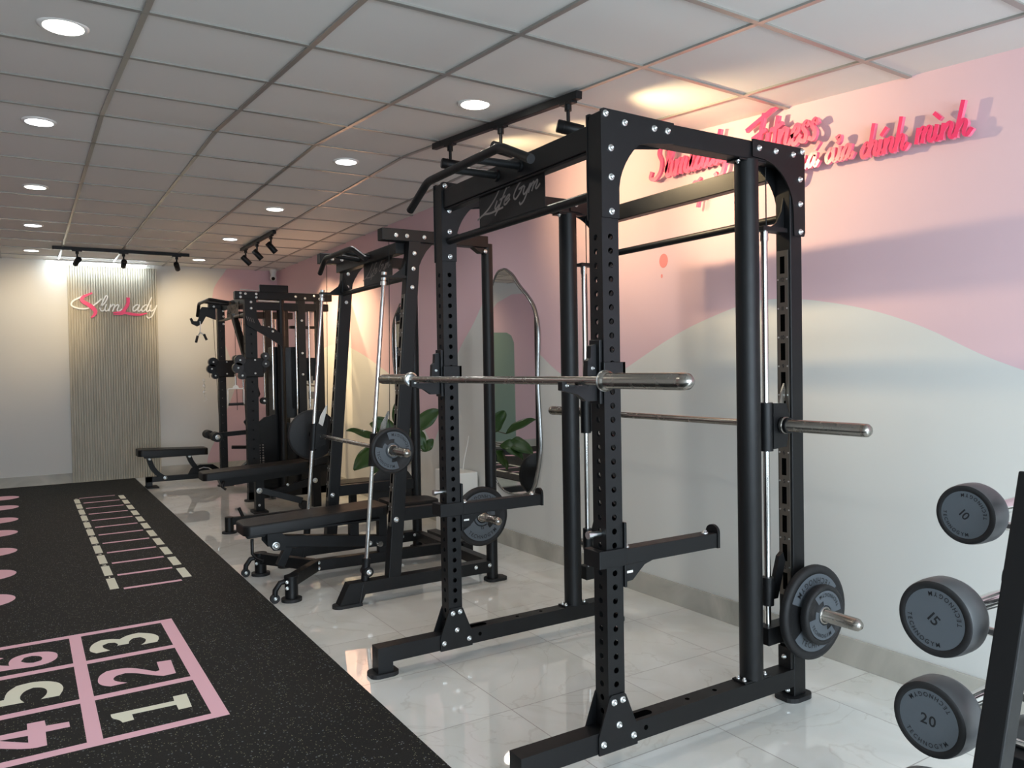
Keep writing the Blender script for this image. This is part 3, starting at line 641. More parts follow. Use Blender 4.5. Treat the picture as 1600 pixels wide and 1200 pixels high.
def smith_bar(t, x, z, y0, y1, c0, c1, name='smith_bar'):
    """guided bar along y with sleeves y0..c0 and c1..y1"""
    mb = MB(); mb.cyl((x, c0, z), (x, c1, z), .0145, n=20); t.part('bar_shaft', mb, 'nickel')
    for a, b in ((c0, y0), (c1, y1)):
        s = 1 if b > a else -1; L = abs(b-a)
        m = MB(); m.lathe((x, a, z), (0, s, 0), [(-.012, .0145), (-.012, .034), (.0, .034), (.002, .026), (.004, .0245), (L-.03, .0245), (L-.028, .0235), (L-.024, .0245), (L-.012, .0235), (L-.004, .017), (L, .004), (L, 0)], 28); t.part('bar_sleeve', m, 'nickel')

# ================================================================= RACK 1 (front power rack with guided bar)
YN, YF, TW = 2.05, 3.214, .07
def gusset_front(mb, y):   # left (camera-side) top corner plate in the xz plane
    arc = [(1.709, 1.948), (1.715, 1.98), (1.724, 2.005), (1.738, 2.033), (1.755, 2.058), (1.774, 2.081), (1.797, 2.102), (1.835, 2.112)]
    mb.prism([(1.634, 2.20), (1.634, 1.845), (1.708, 1.845)]+arc+[(1.96, 2.128), (1.96, 2.20), (1.645, 2.205)], 'y', y-.006, y)
def gusset_rear(mb, y):
    cx, cz, r = 2.405, 1.945, .19
    arc = [(cx+r*math.cos(PI/2-PI/2*i/12), cz+r*math.sin(PI/2-PI/2*i/12)) for i in range(13)]
    mb.prism([(2.363, 2.204), (2.363, 2.138)]+arc+[(2.598, 1.855), (2.658, 1.855), (2.664, 1.87), (2.664, 2.198), (2.655, 2.204)], 'y', y-.006, y)
def rack1():
    t = T('power_rack', (2.1, 2.667, 0), 'tall black power rack with guided bar, nearest the camera', 'power rack')
    holes = [1.783-.04704*i for i in range(35)]
    for y in (YN, YF):
        m = MB(); holed_tube(m, 1.637, 1.707, y, y+TW, .06, 2.18, holes, .0105); t.part('front_upright', m, 'black')
        m = MB(); m.box(2.58, 2.65, y, y+TW, .018, 2.19); t.part('rear_upright', m, 'black', .004)
        m = MB(); m.box(1.64, 2.6495, y+.0008, y+TW-.0008, 2.128, 2.1985)
        t.part('top_rail', m, 'black', .004)
        m = MB(); m.box(1.357, 2.58, y+.0006, y+TW-.0006, .060, .130); m.prism([(1.287, .018), (1.357, .018), (1.357, .06), (1.358, .130), (1.287, .130)], 'y', y, y+TW)
        # weld seam and slots
        m.box(1.90, 1.915, y+.028, y+.042, .1305, .1308); t.part('base_rail', m, 'black', .004)
        for x, w_ in ((1.80, .035),): d = MB(); d.prism([(x-w_+.035*math.cos(a)*.5, y+.035+.018*math.sin(a)) if math.cos(a) < 0 else (x+w_+.035*math.cos(a)*.5, y+.035+.018*math.sin(a)) for a in [2*PI*i/24 for i in range(24)]], 'z', .1302, .1308); t.part('rail_slot', d, 'dark', parent=t.last)
        for x in (2.03, 2.17): d = MB(); d.cyl((x, y+.035, .1302), (x, y+.035, .1308), .009, n=14); t.part('rail_hole', d, 'dark', parent=t.last)
        d = MB(); d.cyl((1.80, y-.0004, .098), (1.80, y+.001, .098), .009, n=14); t.part('rail_hole', d, 'dark', parent=t.last)
        m = MB(); gusset_front(m, y); gusset_front(m, y+TW+.006); t.part('corner_gusset', m, 'black', .002)
        m = MB(); gusset_rear(m, y); gusset_rear(m, y+TW+.006); t.part('corner_gusset', m, 'black', .002)
        m = MB(); fp = [(1.590, .056), (1.756, .056), (1.758, .115), (1.708, .238), (1.700, .246), (1.645, .246), (1.637, .238), (1.590, .118)]
        m.prism(fp, 'y', y-.006, y); m.prism(fp, 'y', y+TW, y+TW+.006); t.part('foot_gusset', m, 'black', .0015)
        m = MB(); m.cyl((2.372, y+.035, .134), (2.372, y+.035, 2.128), .045, n=36); m.box(2.30, 2.445, y+.002, y+.068, .130, .137); m.box(2.30, 2.445, y+.002, y+.068, 2.121, 2.128); t.part('round_post', m, 'black', .001)
        for x in (2.315, 2.43):
            bolt(t, (x, y+.02, .139), (0, 0, 1), .009); bolt(t, (x, y+.05, .139), (0, 0, 1), .009)
        bolt(t, (2.31, y+.02, 2.119), (0, 0, -1), .009)
        foot_pad(t, 1.322, y+.035, .065, .05); foot_pad(t, 2.615, y+.035, .07, .055)
        for x, z in ((1.653, 2.187), (1.735, 2.168), (1.867, 2.168), (1.929, 2.168), (1.674, 2.076), (1.674, 1.98), (1.674, 1.866), (2.398, 2.172), (2.492, 2.172), (2.594, 2.172), (2.648, 2.190), (2.634, 2.079), (2.634, 1.982), (2.634, 1.872),
                     (1.655, .222), (1.692, .224), (1.675, .142), (1.738, .091), (1.608, .091)): bolt(t, (x, y-.006, z), r=.0115)
        # guide rods, brackets
        x = 2.47
        m = MB(); m.cyl((x, y+.035, .30), (x, y+.035, 1.865), .0125, n=20); m.cyl((x, y+.035, 1.83), (x, y+.035, 1.868), .0155, n=20); t.part('guide_rod', m, 'chrome')
        m = MB(); m.prism([(2.44, 1.868), (2.60, 1.868), (2.60, 1.885), (2.44, 1.885)], 'y', y+.012, y+.058)
        m.prism([(2.50, 1.885), (2.58, 1.885), (2.58, 2.01), (2.565, 1.95), (2.535, 1.905)], 'y', y+.03, y+.036); t.part('rod_bracket', m, 'black', .002)
        m = MB(); m.prism([(2.435, .25), (2.52, .252), (2.58, .215), (2.58, .32), (2.435, .318)], 'y', y+.004, y+.066); t.part('rod_bracket', m, 'black', .003)
        slot_strip(t, (2.58, 1.80), (2.58, .42), .05, 12, 2, y=(y+.010, y+.062))
        # lower spring stop with hook
        m = MB(); m.cyl((x, y+.035, .40), (x, y+.035, .51), .024, n=24); m.prism([(2.485, .42), (2.52, .42), (2.565, .56), (2.552, .60), (2.53, .585), (2.49, .46)], 'y', y+.026, y+.044); t.part('spring_stop', m, 'black', .002)
        # cable of counterweight
        m = MB(); m.cyl((2.50, y+.05, 1.20), (2.50, y+.05, 2.125), .0025, n=8); t.part('lift_cable', m, 'black')
        # storage peg
        s = -1 if y == YN else 1; ye = y if s < 0 else y+TW
        m = MB(); m.lathe((2.632, ye, .365), (0, s, 0), [(-.002, .038), (.012, .038), (.012, .0245), (.24, .0245), (.25, .023), (.262, .014), (.265, 0)], 28); t.part('plate_peg', m, 'nickel')
        # base corner bracket at the rear upright
        m = MB(); m.box(2.565, 2.58, y+.004, y+.066, .13, .215); t.part('rear_bracket', m, 'black', .002); bolt(t, (2.563, y+.035, .175), (-1, 0, 0), .010); bolt(t, (2.563, y+.018, .045), (-1, 0, 0), .009)
    m = MB(); m.box(1.645, 1.70, YN+TW, YF, 2.085, 2.170); m.box(1.65, 1.695, YN+TW, YF, 2.075, 2.085); t.part('front_crossbeam', m, 'black', .004)
    m = MB(); m.box(2.60, 2.65, YN+TW, YF, 2.098, 2.178); t.part('rear_crossbeam', m, 'black', .004)
    m = MB(); m.cyl((1.672, YN+TW, 1.937), (1.672, YF, 1.937), .0165, n=20); t.part('chin_bar', m, 'black')
    m = MB(); m.cyl((2.62, YN+TW, 1.937), (2.62, YF, 1.937), .0165, n=20); t.part('rear_bar', m, 'black')
    sign_plate(t, 1.665, 2.42, 2.91, 1.945, 2.09, size=.030)
    m = MB(); m.tube([(1.45, 3.147, 2.045), (1.446, 2.96, 2.130), (1.446, 2.374, 2.130), (1.45, 2.187, 2.045)], .0165, 16, fillet=.03)
    m.tube([(1.446, 2.732, 2.13), (1.648, 2.732, 2.13)], .015, 14); m.tube([(1.446, 2.56, 2.13), (1.648, 2.56, 2.13)], .015, 14)
    m.cyl((1.635, 2.732, 2.13), (1.648, 2.732, 2.13), .024); m.cyl((1.635, 2.56, 2.13), (1.648, 2.56, 2.13), .024); t.part('pull_up_handle', m, 'black')
    # moving guided bar with carriages
    x, z = 2.53, 1.108
    smith_bar(t, x, z, 1.675, 3.655, 2.035, 3.30)
    for y in (YN, YF):
        s = -1 if y == YN else 1
        m = MB(); m.cyl((2.47, y+.035, z-.10), (2.47, y+.035, z+.09), .027, n=28)
        m.prism([(2.48, z-.092), (2.555, z-.085), (2.57, z-.02), (2.575, z+.03), (2.555, z+.085), (2.48, z+.088)], 'y', y+.006, y+.02)
        m.cyl((x, y+.02, z), (x, y-.03 if s < 0 else y+.10, z), .031, n=24); t.part('bar_carriage', m, 'black', .002)
        m = MB(); m.prism([(2.525, z+.04), (2.55, z+.03), (2.572, z+.13), (2.568, z+.165), (2.55, z+.13)], 'y', y+.024, y+.032); t.part('latch_hook', m, 'nickel', .001)
    return t
rack1()

def j_hook(y, label):
    t = T('j_hook', (1.60, y, 1.30), label, 'barbell hook', 'black hooks holding the front barbell')
    s = y
    m = MB(); m.prism([(1.632, 1.236), (1.634, 1.42), (1.62, 1.425), (1.602, 1.42), (1.600, 1.38), (1.588, 1.37), (1.584, 1.30), (1.59, 1.285), (1.51, 1.285), (1.498, 1.304), (1.482, 1.304), (1.482, 1.275), (1.545, 1.26), (1.58, 1.236)], 'y', y-.012, y+.012); t.part('hook_arm', m, 'black', .003)
    m = MB(); m.box(1.624, 1.636, y-.028, y+.028, 1.225, 1.44); m.box(1.630, 1.722, y-.045, y-.0365, 1.285, 1.365); m.box(1.7085, 1.722, y-.045, y+.045, 1.285, 1.365); t.part('back_plate', m, 'black', .002)
    m = MB(); m.box(1.507, 1.592, y-.010, y+.010, 1.283, 1.289); t.part('hook_liner', m, 'rubber')
    bolt(t, (1.498, y-.013, 1.29), r=.005); bolt(t, (1.605, y-.013, 1.345), r=.006)
    bolt(t, (1.704, y, 1.40), (1, 0, 0), .008)
j_hook(YN+.035-.0, 'black barbell hook on the near upright of the front rack')
j_hook(YF+.035, 'black barbell hook on the far upright of the front rack')
def barbell():
    t = T('barbell', (1.552, 2.665, 1.305), 'long steel barbell resting across the hooks of the front rack', 'barbell')
    x, z = 1.552, 1.305
    m = MB(); m.cyl((x, 1.90, z), (x, 3.43, z), .0145, n=24); t.part('bar_shaft', m, 'nickel')
    for a, s in ((1.935, -1), (3.40, 1)):
        L = .375 if s < 0 else .365
        m = MB(); m.lathe((x, a, z), (0, s, 0), [(-.012, .0145), (-.012, .026), (-.008, .033), (.008, .033), (.011, .026), (.014, .0248), (L-.04, .0248), (L-.038, .0238), (L-.034, .0248), (L-.016, .023), (L-.005, .015), (L, .004), (L, 0)], 32); t.part('bar_sleeve', m, 'nickel')
        m = MB(); m.lathe((x, a, z), (0, s, 0), [(-.013, .0145), (-.013, .027), (-.008, .0338), (-.002, .0338), (-.001, .027)], 32); t.part('collar_ring', m, 'zinc')
    return t
barbell()
def safety(y, zc, label, near):
    t = T('safety_arm', (1.67, y, zc), label, 'safety arm', 'black safety arms of the front rack')
    y0, y1 = y-.004, y+TW+.004
    m = MB(); m.box(1.712, 2.165, y+.008, y+.062, zc, zc+.055)
    m.prism([(1.712, zc+.002), (1.712, zc-.060), (1.760, zc-.056), (1.790, zc-.03), (1.815, zc-.010), (1.86, zc+.002)], 'y', y+.012, y+.058); t.part('support_tube', m, 'black', .003)
    m = MB(); m.box(1.60, 1.72, y0-.006, y0, zc+.005, zc+.065); m.box(1.6008, 1.6295, y0-.005, y1+.006, zc+.0065, zc+.0635); m.box(1.7085, 1.7185, y0-.0045, y1, zc-.07, zc+.15); t.part('collar_bracket', m, 'black', .002)
    m = MB(); n = 16; m.prism([(y+.035+.03*math.cos(PI*i/n), zc+.055+.028*math.sin(PI*i/n)) for i in range(n+1)]+[(y+.005, zc-.002), (y+.065, zc-.002)], 'x', 2.165, 2.177); t.part('end_stop', m, 'black', .001)
    bolt(t, (1.745, y+.032, zc+.057), (0, 0, 1), .013); bolt(t, (2.125, y+.032, zc+.057), (0, 0, 1), .013)
    m = MB(); m.box(1.728, 1.755, y+.0055, y+.0075, zc-.028, zc-.020); t.part('white_mark', m, 'white')
    m = MB(); m.cyl((1.60, y+.035, zc+.115), (1.64, y+.035, zc+.115), .010, n=16); m.cyl((1.585, y+.035, zc+.115), (1.602, y+.035, zc+.115), .013, n=16); t.part('locking_pin', m, 'zinc')
safety(YN, .672, 'black safety arm on the near upright of the front rack, pointing to the wall', True)
safety(YF, .668, 'black safety arm on the far upright of the front rack, pointing to the wall', False)
plate((2.632, 2.00, .365), (0, -1, 0), .186, .036, 'large plate on the lower peg of the front rack, behind a small plate', rot=.1)
plate((2.632, 1.957, .365), (0, -1, 0), .117, .034, 'small plate on the lower peg of the front rack, in front of a larger plate', rot=-.4)

# ================================================================= RACK 2 (slanted smith machine)
Y2, Y2F = 4.27, 5.39
def rack2():
    t = T('smith_machine', (2.05, 4.865, 0), 'black smith machine with leaning uprights and benches inside, behind the front rack', 'smith machine')
    for y in (Y2, Y2F):
        up = lambda z: 1.786+(z-.13)*(.164/1.90)        # left edge of the leaning upright
        m = MB()
        m.hexa([(up(.13), y, .13), (up(.13)+.078, y, .13), (up(.13)+.078, y+.07, .13), (up(.13), y+.07, .13)], [(up(2.115), y, 2.115), (up(2.115)+.078, y, 2.115), (up(2.115)+.078, y+.07, 2.115), (up(2.115), y+.07, 2.115)]); t.part('leaning_upright', m, 'black', .004)
        m = MB(); m.box(1.7861, 2.50, y-.0012, y+.0712, 2.110, 2.181); t.part('top_rail', m, 'black', .004)
        m = MB(); gz = 2.108; m.prism([(2.025, gz), (2.12, gz), (2.075, 2.06), (2.045, 2.01), (2.022, 1.96)], 'y', y+.015, y+.055); t.part('corner_gusset', m, 'black')
        m = MB(); m.prism([(2.40, gz), (2.475, gz), (2.475, 2.075), (2.45, 2.075)], 'y', y+.01, y+.06); t.part('corner_gusset', m, 'black')
        m = MB(); m.cyl((2.508, y+.035, .018), (2.508, y+.035, 2.135), .036, n=32); t.part('round_post', m, 'black', .002)
        m = MB(); m.prism([(1.545, .134), (2.48, .134), (2.48, .062), (1.64, .062), (1.62, .018), (1.485, .018)], 'y', y-.0012, y+.0712); t.part('base_rail', m, 'black', .003)
        m = MB(); n = 20; m.prism([(1.50+.045*math.cos(PI/2+PI*i/n), y+.035+.045*math.sin(PI/2+PI*i/n)) for i in range(n+1)]+[(1.62, y-.01), (1.62, y+.08)], 'z', 0, .018); t.part('foot_pad', m, 'rubber', .003)
        foot_pad(t, 2.53, y+.035, .07, .055)
        for x, z in ((1.875, 2.142), (1.944, 2.142), (2.057, 2.142), (1.99, 2.042), (1.982, 1.95), (1.972, 1.84), (2.478, 2.085), (2.371, .107), (2.47, .107)): bolt(t, (x, y, z), r=.0125)
        # latch strip on the front face
        slot_strip(t, (up(1.80), 1.80), (up(.43), .43), .05, 12, 2, y=(y+.012, y+.058))
        # guide rod
        rx = lambda z: 1.661+(z-.224)*(.147/1.684)
        m = MB(); m.cyl((rx(.22), y+.035, .22), (rx(1.905), y+.035, 1.905), .0125, n=20); t.part('guide_rod', m, 'chrome')
        m = MB(); m.cyl((rx(1.85), y+.035, 1.85), (rx(1.87), y+.035, 1.87), .018, n=20); m.cyl((rx(1.88), y+.035, 1.88), (rx(1.925), y+.035, 1.925), .016, n=20); t.part('rod_cap', m, 'zinc')
        m = MB(); m.box(1.79, 1.945, y+.01, y+.06, 1.893, 1.908); m.prism([(1.86, 1.908), (1.94, 1.908), (1.945, 2.0), (1.925, 1.955)], 'y', y+.03, y+.037); t.part('rod_bracket', m, 'black', .001)
        m = MB(); m.cyl((rx(.13), y+.035, .13), (rx(.26), y+.035, .26), .024, n=24); m.cyl((1.665, y+.0, .185), (1.665, y+.07, .185), .028, n=24); t.part('spring_stop', m, 'black', .002); bolt(t, (1.665, y-.001, .185), r=.016)
        m = MB(); m.cyl((1.83, y+.05, .95), (1.85, y+.05, 2.11), .0022, n=8); t.part('lift_cable', m, 'black')
        # mid plate-storage bar
        m = MB(); m.box(up(.5)+.07, 2.475, y+.01, y+.06, .455, .53); t.part('middle_rail', m, 'black', .003)
        s = -1 if y == Y2 else 1; ye = y+.01 if s < 0 else y+.06
        m = MB(); m.lathe((2.40, ye, .430), (0, s, 0), [(-.002, .036), (.010, .036), (.010, .0245), (.24, .0245), (.25, .022), (.258, .012), (.26, 0)], 28); t.part('plate_peg', m, 'nickel')
        bolt(t, (1.84, y-.001, .47), r=.016)
        m = MB(); m.cyl((1.63, y+.003, .12), (1.60, y-.004, .004), .006, n=8); t.part('dangling_strap', m, 'black')
    m = MB(); m.box(1.90, 1.96, Y2+.07, Y2F, 2.045, 2.112); t.part('front_crossbeam', m, 'black', .004)
    m = MB(); m.cyl((1.955, Y2+.07, 1.90), (1.955, Y2F, 1.90), .0165, n=20); t.part('chin_bar', m, 'black')
    for y, s in ((Y2+.07, 1), (Y2F, -1)):
        m = MB(); m.prism([(y, 1.885), (y+s*.18, 1.885), (y+s*.12, 1.915), (y+s*.05, 1.965), (y, 2.03)] if s > 0 else [(y, 1.885), (y, 2.03), (y-.05, 1.965), (y-.12, 1.915), (y-.18, 1.885)], 'x', 1.952, 1.957); t.part('corner_web', m, 'black')
    m = MB(); m.box(2.475, 2.54, Y2+.07, Y2F, .065, .13); t.part('rear_base_tube', m, 'black', .004)
    sign_plate(t, 1.945, 4.50, 4.97, 1.91, 2.055, size=.030)
    m = MB(); m.tube([(1.74, 5.26, 2.02), (1.725, 5.10, 2.10), (1.725, 4.60, 2.10), (1.76, 4.46, 2.02)], .0165, 16, fillet=.03); m.tube([(1.725, 4.94, 2.10), (1.90, 4.94, 2.08)], .015); m.tube([(1.725, 4.76, 2.10), (1.90, 4.76, 2.08)], .015); t.part('pull_up_handle', m, 'black')
    x, z = 1.772, .893
    smith_bar(t, x, z, 3.93, 5.80, 4.20, 5.48)
    for y in (Y2, Y2F):
        s = -1 if y == Y2 else 1
        m = MB(); m.cyl((1.714, y+.035, z-.10), (1.73, y+.035, z+.09), .026, n=28); m.prism([(1.72, z-.09), (1.80, z-.06), (1.81, z+.05), (1.74, z+.10)], 'y', y+.008, y+.022)
        m.cyl((x, y+.02, z), (x, y-.03 if s < 0 else y+.10, z), .03, n=24); t.part('bar_carriage', m, 'black', .002)
        m = MB(); m.prism([(1.752, z+.0), (1.775, z-.025), (1.797, z), (1.80, z+.05), (1.845, z+.21), (1.835, z+.215), (1.79, z+.14), (1.765, z+.05)], 'y', y+.076, y+.082); t.part('latch_hook', m, 'white' if y == Y2F else 'nickel', .001)
rack2()
plate((1.772, 4.15, .893), (0, -1, 0), .132, .03, 'small plate loaded on the near end of the smith machine bar', rot=-.75)
plate((1.772, 5.60, .893), (0, 1, 0), .18, .034, 'plate loaded on the far end of the smith machine bar')
plate((2.40, 4.245, .430), (0, -1, 0), .185, .034, 'large plate marked 15 on the low rear peg of the smith machine', rot=0, num='15')
plate((2.40, 5.64, .430), (0, 1, 0), .185, .034, 'plate on the far low peg of the smith machine', rot=.6)

# ================================================================= BENCHES
def cushion(x0, z0, x1, z1, yc, hw0, hw1, th, r=.05):
    """padded board from (x0,z0) to (x1,z1) (top surface), width hw0..hw1 at each end"""
    mb = MB(); n = 8; out = []
    for i in range(n+1): a = PI/2+PI/2*i/n; out.append((x0+r+r*math.cos(a), yc+hw0-r+r*math.sin(a)))
    for i in range(n+1): a = PI+PI/2*i/n; out.append((x0+r+r*math.cos(a), yc-hw0+r+r*math.sin(a)))
    for i in range(n+1): a = -PI/2+PI/2*i/n; out.append((x1-r+r*math.cos(a), yc-hw1+r+r*math.sin(a)))
    for i in range(n+1): a = PI/2*i/n; out.append((x1-r+r*math.cos(a), yc+hw1-r+r*math.sin(a)))
    Z = lambda x: z0+(z1-z0)*(x-x0)/(x1-x0)
    cxm = (x0+x1)/2; lay = [(-th, .0), (-th, 1.0), (-th*.2, 1.0), (-th*.06, .985), (0, .95)]
    N = len(out); vs = []
    for dz, sc in lay[1:]:
        for px, py in out:
            ix = px+(cxm-px)*(1-sc)*(.045/.05 if sc < 1 else 0)*.3; iy = yc+(py-yc)*sc; vs.append((ix, iy, Z(px)+dz))
    L = len(lay)-1
    mb.add(vs, [(k*N+i, k*N+(i+1) % N, (k+1)*N+(i+1) % N, (k+1)*N+i) for k in range(L-1) for i in range(N)], 0, True)
    mb.add(vs[(L-1)*N:], [tuple(range(N))], 0); mb.add(vs[:N], [tuple(range(N-1, -1, -1))], 0)
    return mb
def bench1():
    yc = 4.96
    t = T('weight_bench', (1.9, yc, 0), 'black adjustable bench with two front feet and small wheels, inside the smith machine', 'bench', 'black padded benches')
    t.part('back_pad', cushion(1.10, .425, 2.03, .460, yc, .135, .15, .062), 'vinyl', 0)
    t.part('seat_pad', cushion(2.06, .465, 2.42, .455, yc, .16, .12, .062), 'vinyl', 0)
    m = MB(); m.bar((1.14, yc, .345), (2.0, yc, .38), .055, .035, (0, 1, 0)); m.box(1.15, 1.99, yc-.08, yc-.05, .352, .368); t.part('pad_rail', m, 'black', .003)
    m = MB(); m.tube([(1.15, yc-.10, .34), (1.15, yc-.10, .25), (1.17, yc-.13, .225), (1.20, yc-.16, .212)], .010, 10); t.part('adjust_handle', m, 'black')
    m = MB(); m.prism([(1.25, .355), (1.25, .29), (1.285, .245), (1.36, .24), (1.36, .33), (1.33, .355)], 'y', yc-.075, yc-.068); t.part('pivot_bracket', m, 'black', .002); m = MB(); m.prism([(1.25, .355), (1.25, .29), (1.285, .245), (1.36, .24), (1.36, .33), (1.33, .355)], 'y', yc+.068, yc+.075); t.part('pivot_bracket', m, 'black', .002)
    bolt(t, (1.30, yc-.076, .275), r=.024)
    m = MB(); m.bar((1.33, yc, .29), (2.15, yc, .185), .06, .075, (0, 1, 0)); t.part('lower_arm', m, 'black', .004)
    m = MB(); m.bar((1.40, yc, .25), (1.34, yc, .13), .05, .05, (0, 1, 0)); m.box(1.80, 1.86, yc-.026, yc+.026, .20, .36); m.box(2.0, 2.06, yc-.026, yc+.026, .10, .40); t.part('strut', m, 'black', .003)
    m = MB(); m.bar((1.55, yc, .10), (2.68, yc, .085), .06, .07, (0, 1, 0)); t.part('base_tube', m, 'black', .004)
    bolt(t, (1.93, yc-.036, .20), r=.016); bolt(t, (1.58, yc-.03, .118)); bolt(t, (1.58, yc-.03, .082)); 
    m = MB(); m.cyl((1.98, yc-.04, .20), (1.98, yc-.10, .20), .018); t.part('adjust_knob', m, 'chrome')
    for s in (-1, 1):
        fy = yc+s*.355
        m = MB(); m.bar((1.56, yc+s*.02, .10), (1.30, fy, .115), .07, .05, (0, 0, 1)); t.part('spread_leg', m, 'black', .003)
        m = MB(); m.cyl((1.31, fy, .018), (1.31, fy, .135), .038, n=28); m.cyl((1.31, fy, .135), (1.31, fy, .15), .042, n=28); t.part('foot_post', m, 'black', .002)
        m = MB(); m.cyl((1.31, fy, 0), (1.31, fy, .018), .06, n=32); t.part('foot_pad', m, 'rubber', .002)
        m = MB(); m.tube([(1.285, fy, .12), (1.245, fy, .115), (1.215, fy, .075), (1.212, fy, .04)], .016, 10); t.part('wheel_arm', m, 'black')
        m = MB(); m.cyl((1.212, fy-.013, .028), (1.212, fy+.013, .028), .027, n=24); w_ = t.part('wheel', m, 'rubber', .003); bolt(t, (1.212, fy-.016, .030), r=.010)
        bolt(t, (1.275, fy-.036, .122), r=.010); bolt(t, (1.275, fy-.036, .086), r=.010)
    m = MB(); m.box(2.62, 2.70, yc-.06, yc+.53, .05, .11); t.part('rear_leg', m, 'black', .003)
    m = MB(); m.cyl((2.68, yc+.50, 0), (2.68, yc+.50, .05), .05); m.cyl((2.66, yc-.02, 0), (2.66, yc-.02, .05), .05); t.part('rear_foot', m, 'rubber', .002)
bench1()
def bench2():
    yc = 7.70
    t = T('weight_bench', (2.0, yc, 0), 'black sloping bench behind the smith machine, pointing to the mat', 'bench', 'black padded benches')
    t.part('back_pad', cushion(1.37, .43, 2.36, .475, yc, .14, .15, .07), 'vinyl')
    t.part('seat_pad', cushion(2.38, .49, 2.66, .53, yc, .15, .13, .07), 'vinyl')
    m = MB(); m.prism([(1.52, .36), (1.55, .285), (2.55, .36), (2.60, .42), (1.52, .37)], 'y', yc-.06, yc+.06); t.part('pad_rail', m, 'black', .003)
    m = MB(); m.box(1.86, 1.94, yc-.04, yc+.04, .018, .34); t.part('front_post', m, 'black', .003)
    foot_pad(t, 1.90, yc, .07, .14)
    bolt(t, (1.89, yc-.05, .215), r=.028); bolt(t, (1.89, yc-.042, .075), r=.012)
    m = MB(); m.bar((1.90, yc-.02, .22), (2.28, yc-.12, .09), .05, .06, (0, 1, 0)); t.part('diagonal_leg', m, 'black', .003)
    m = MB(); m.cyl((2.30, yc-.16, .045), (2.30, yc-.08, .045), .045, n=24); t.part('wheel', m, 'rubber', .003)
    m = MB(); m.bar((2.0, yc, .16), (2.5, yc, .28), .05, .07, (0, 1, 0)); m.box(2.42, 2.50, yc-.04, yc+.04, 0, .42); t.part('rear_post', m, 'black', .003)
    bolt(t, (2.44, yc-.042, .265), r=.025); bolt(t, (2.16, yc-.062, .25), r=.014)
    m = MB(); m.tube([(1.56, yc-.08, .34), (1.54, yc-.10, .29), (1.57, yc-.12, .265)], .012, 8); t.part('adjust_handle', m, 'blackgloss')
    m = MB(); m.box(2.64, 2.69, yc-.03, yc+.03, .3, .68); t.part('roller_post', m, 'black', .003)
    for z_ in (.60, .70):
        m = MB(); m.cyl((2.60, yc-.24, z_), (2.60, yc-.05, z_), .05, n=24); t.part('foam_roller', m, 'rubber', .006); bolt(t, (2.60, yc-.241, z_), r=.02)
bench2()
def bench3():
    yc = 6.86
    t = T('weight_bench', (2.1, yc, 0), 'low black bench with an upright peg, between the smith machine and the sloping bench', 'bench', 'black padded benches')
    t.part('seat_pad', cushion(2.33, .345, 2.74, .345, yc, .14, .14, .09), 'vinyl')
    m = MB(); m.bar((1.45, yc, .10), (2.72, yc, .10), .06, .06, (0, 1, 0)); t.part('base_tube', m, 'black', .003)
    m = MB(); m.cyl((1.44, yc, .015), (1.44, yc, .135), .036, n=28); t.part('front_post', m, 'black', .002)
    m = MB(); m.cyl((1.44, yc, 0), (1.44, yc, .015), .06, n=28); t.part('foot_pad', m, 'rubber', .002)
    m = MB(); m.tube([(1.555, yc, .12), (1.52, yc, .205)], .014, 12); t.part('grip_peg', m, 'black')
    m = MB(); m.box(2.50, 2.56, yc-.03, yc+.03, .02, .26); t.part('seat_post', m, 'black', .003)
    m = MB(); m.box(2.68, 2.74, yc-.2, yc+.2, 0, .07); t.part('rear_foot', m, 'black', .003)
bench3()
def rowing_bench():
    yc = 10.2
    t = T('low_row_seat', (1.5, yc, 0), 'flat black bench seat on curved legs at the far end of the mat', 'bench', 'black padded benches')
    t.part('seat_pad', cushion(1.11, .465, 1.89, .440, yc, .15, .15, .08), 'vinyl')
    m = MB(); m.box(1.19, 1.80, yc-.05, yc+.05, .352, .375); t.part('seat_rail', m, 'black', .003)
    def curved(pts, nm='curved_leg'):
        p = spline(pts, 5); m = MB()
        for a, b in zip(p[:-1], p[1:]): m.bar((a.x, yc, a.y), (b.x, yc, b.y), .06, .055, (0, 1, 0))
        t.part(nm, m, 'black')
    curved([(1.24, .35), (1.27, .25), (1.33, .16), (1.42, .09)]); curved([(1.68, .36), (1.71, .28), (1.76, .20)])
    m = MB(); m.box(1.20, 2.1, yc-.035, yc+.035, .065, .125); m.box(1.20, 1.27, yc-.035, yc+.035, .012, .125); t.part('base_tube', m, 'black', .003)
    m = MB(); m.box(1.20, 1.33, yc-.12, yc+.12, 0, .012); t.part('foot_plate', m, 'rubber', .002)
    bolt(t, (1.245, yc-.035, .345), r=.019); bolt(t, (1.69, yc-.035, .345), r=.019); bolt(t, (1.41, yc-.037, .105), r=.022); bolt(t, (1.83, yc-.037, .13), r=.02)
    m = MB(); m.prism([(1.66, .125), (1.70, .20), (1.80, .235), (1.95, .23), (2.02, .18), (2.05, .125)], 'y', yc-.06, yc-.045); t.part('side_cover', m, 'blackgloss', .002)
    m = MB()
    m.tube([(1.79+.0, yc-.065, .185), (1.84, yc-.065, .20), (1.90, yc-.065, .188), (1.94, yc-.065, .16)], .006, 8); t.part('silver_arc', m, 'zinc')
rowing_bench()

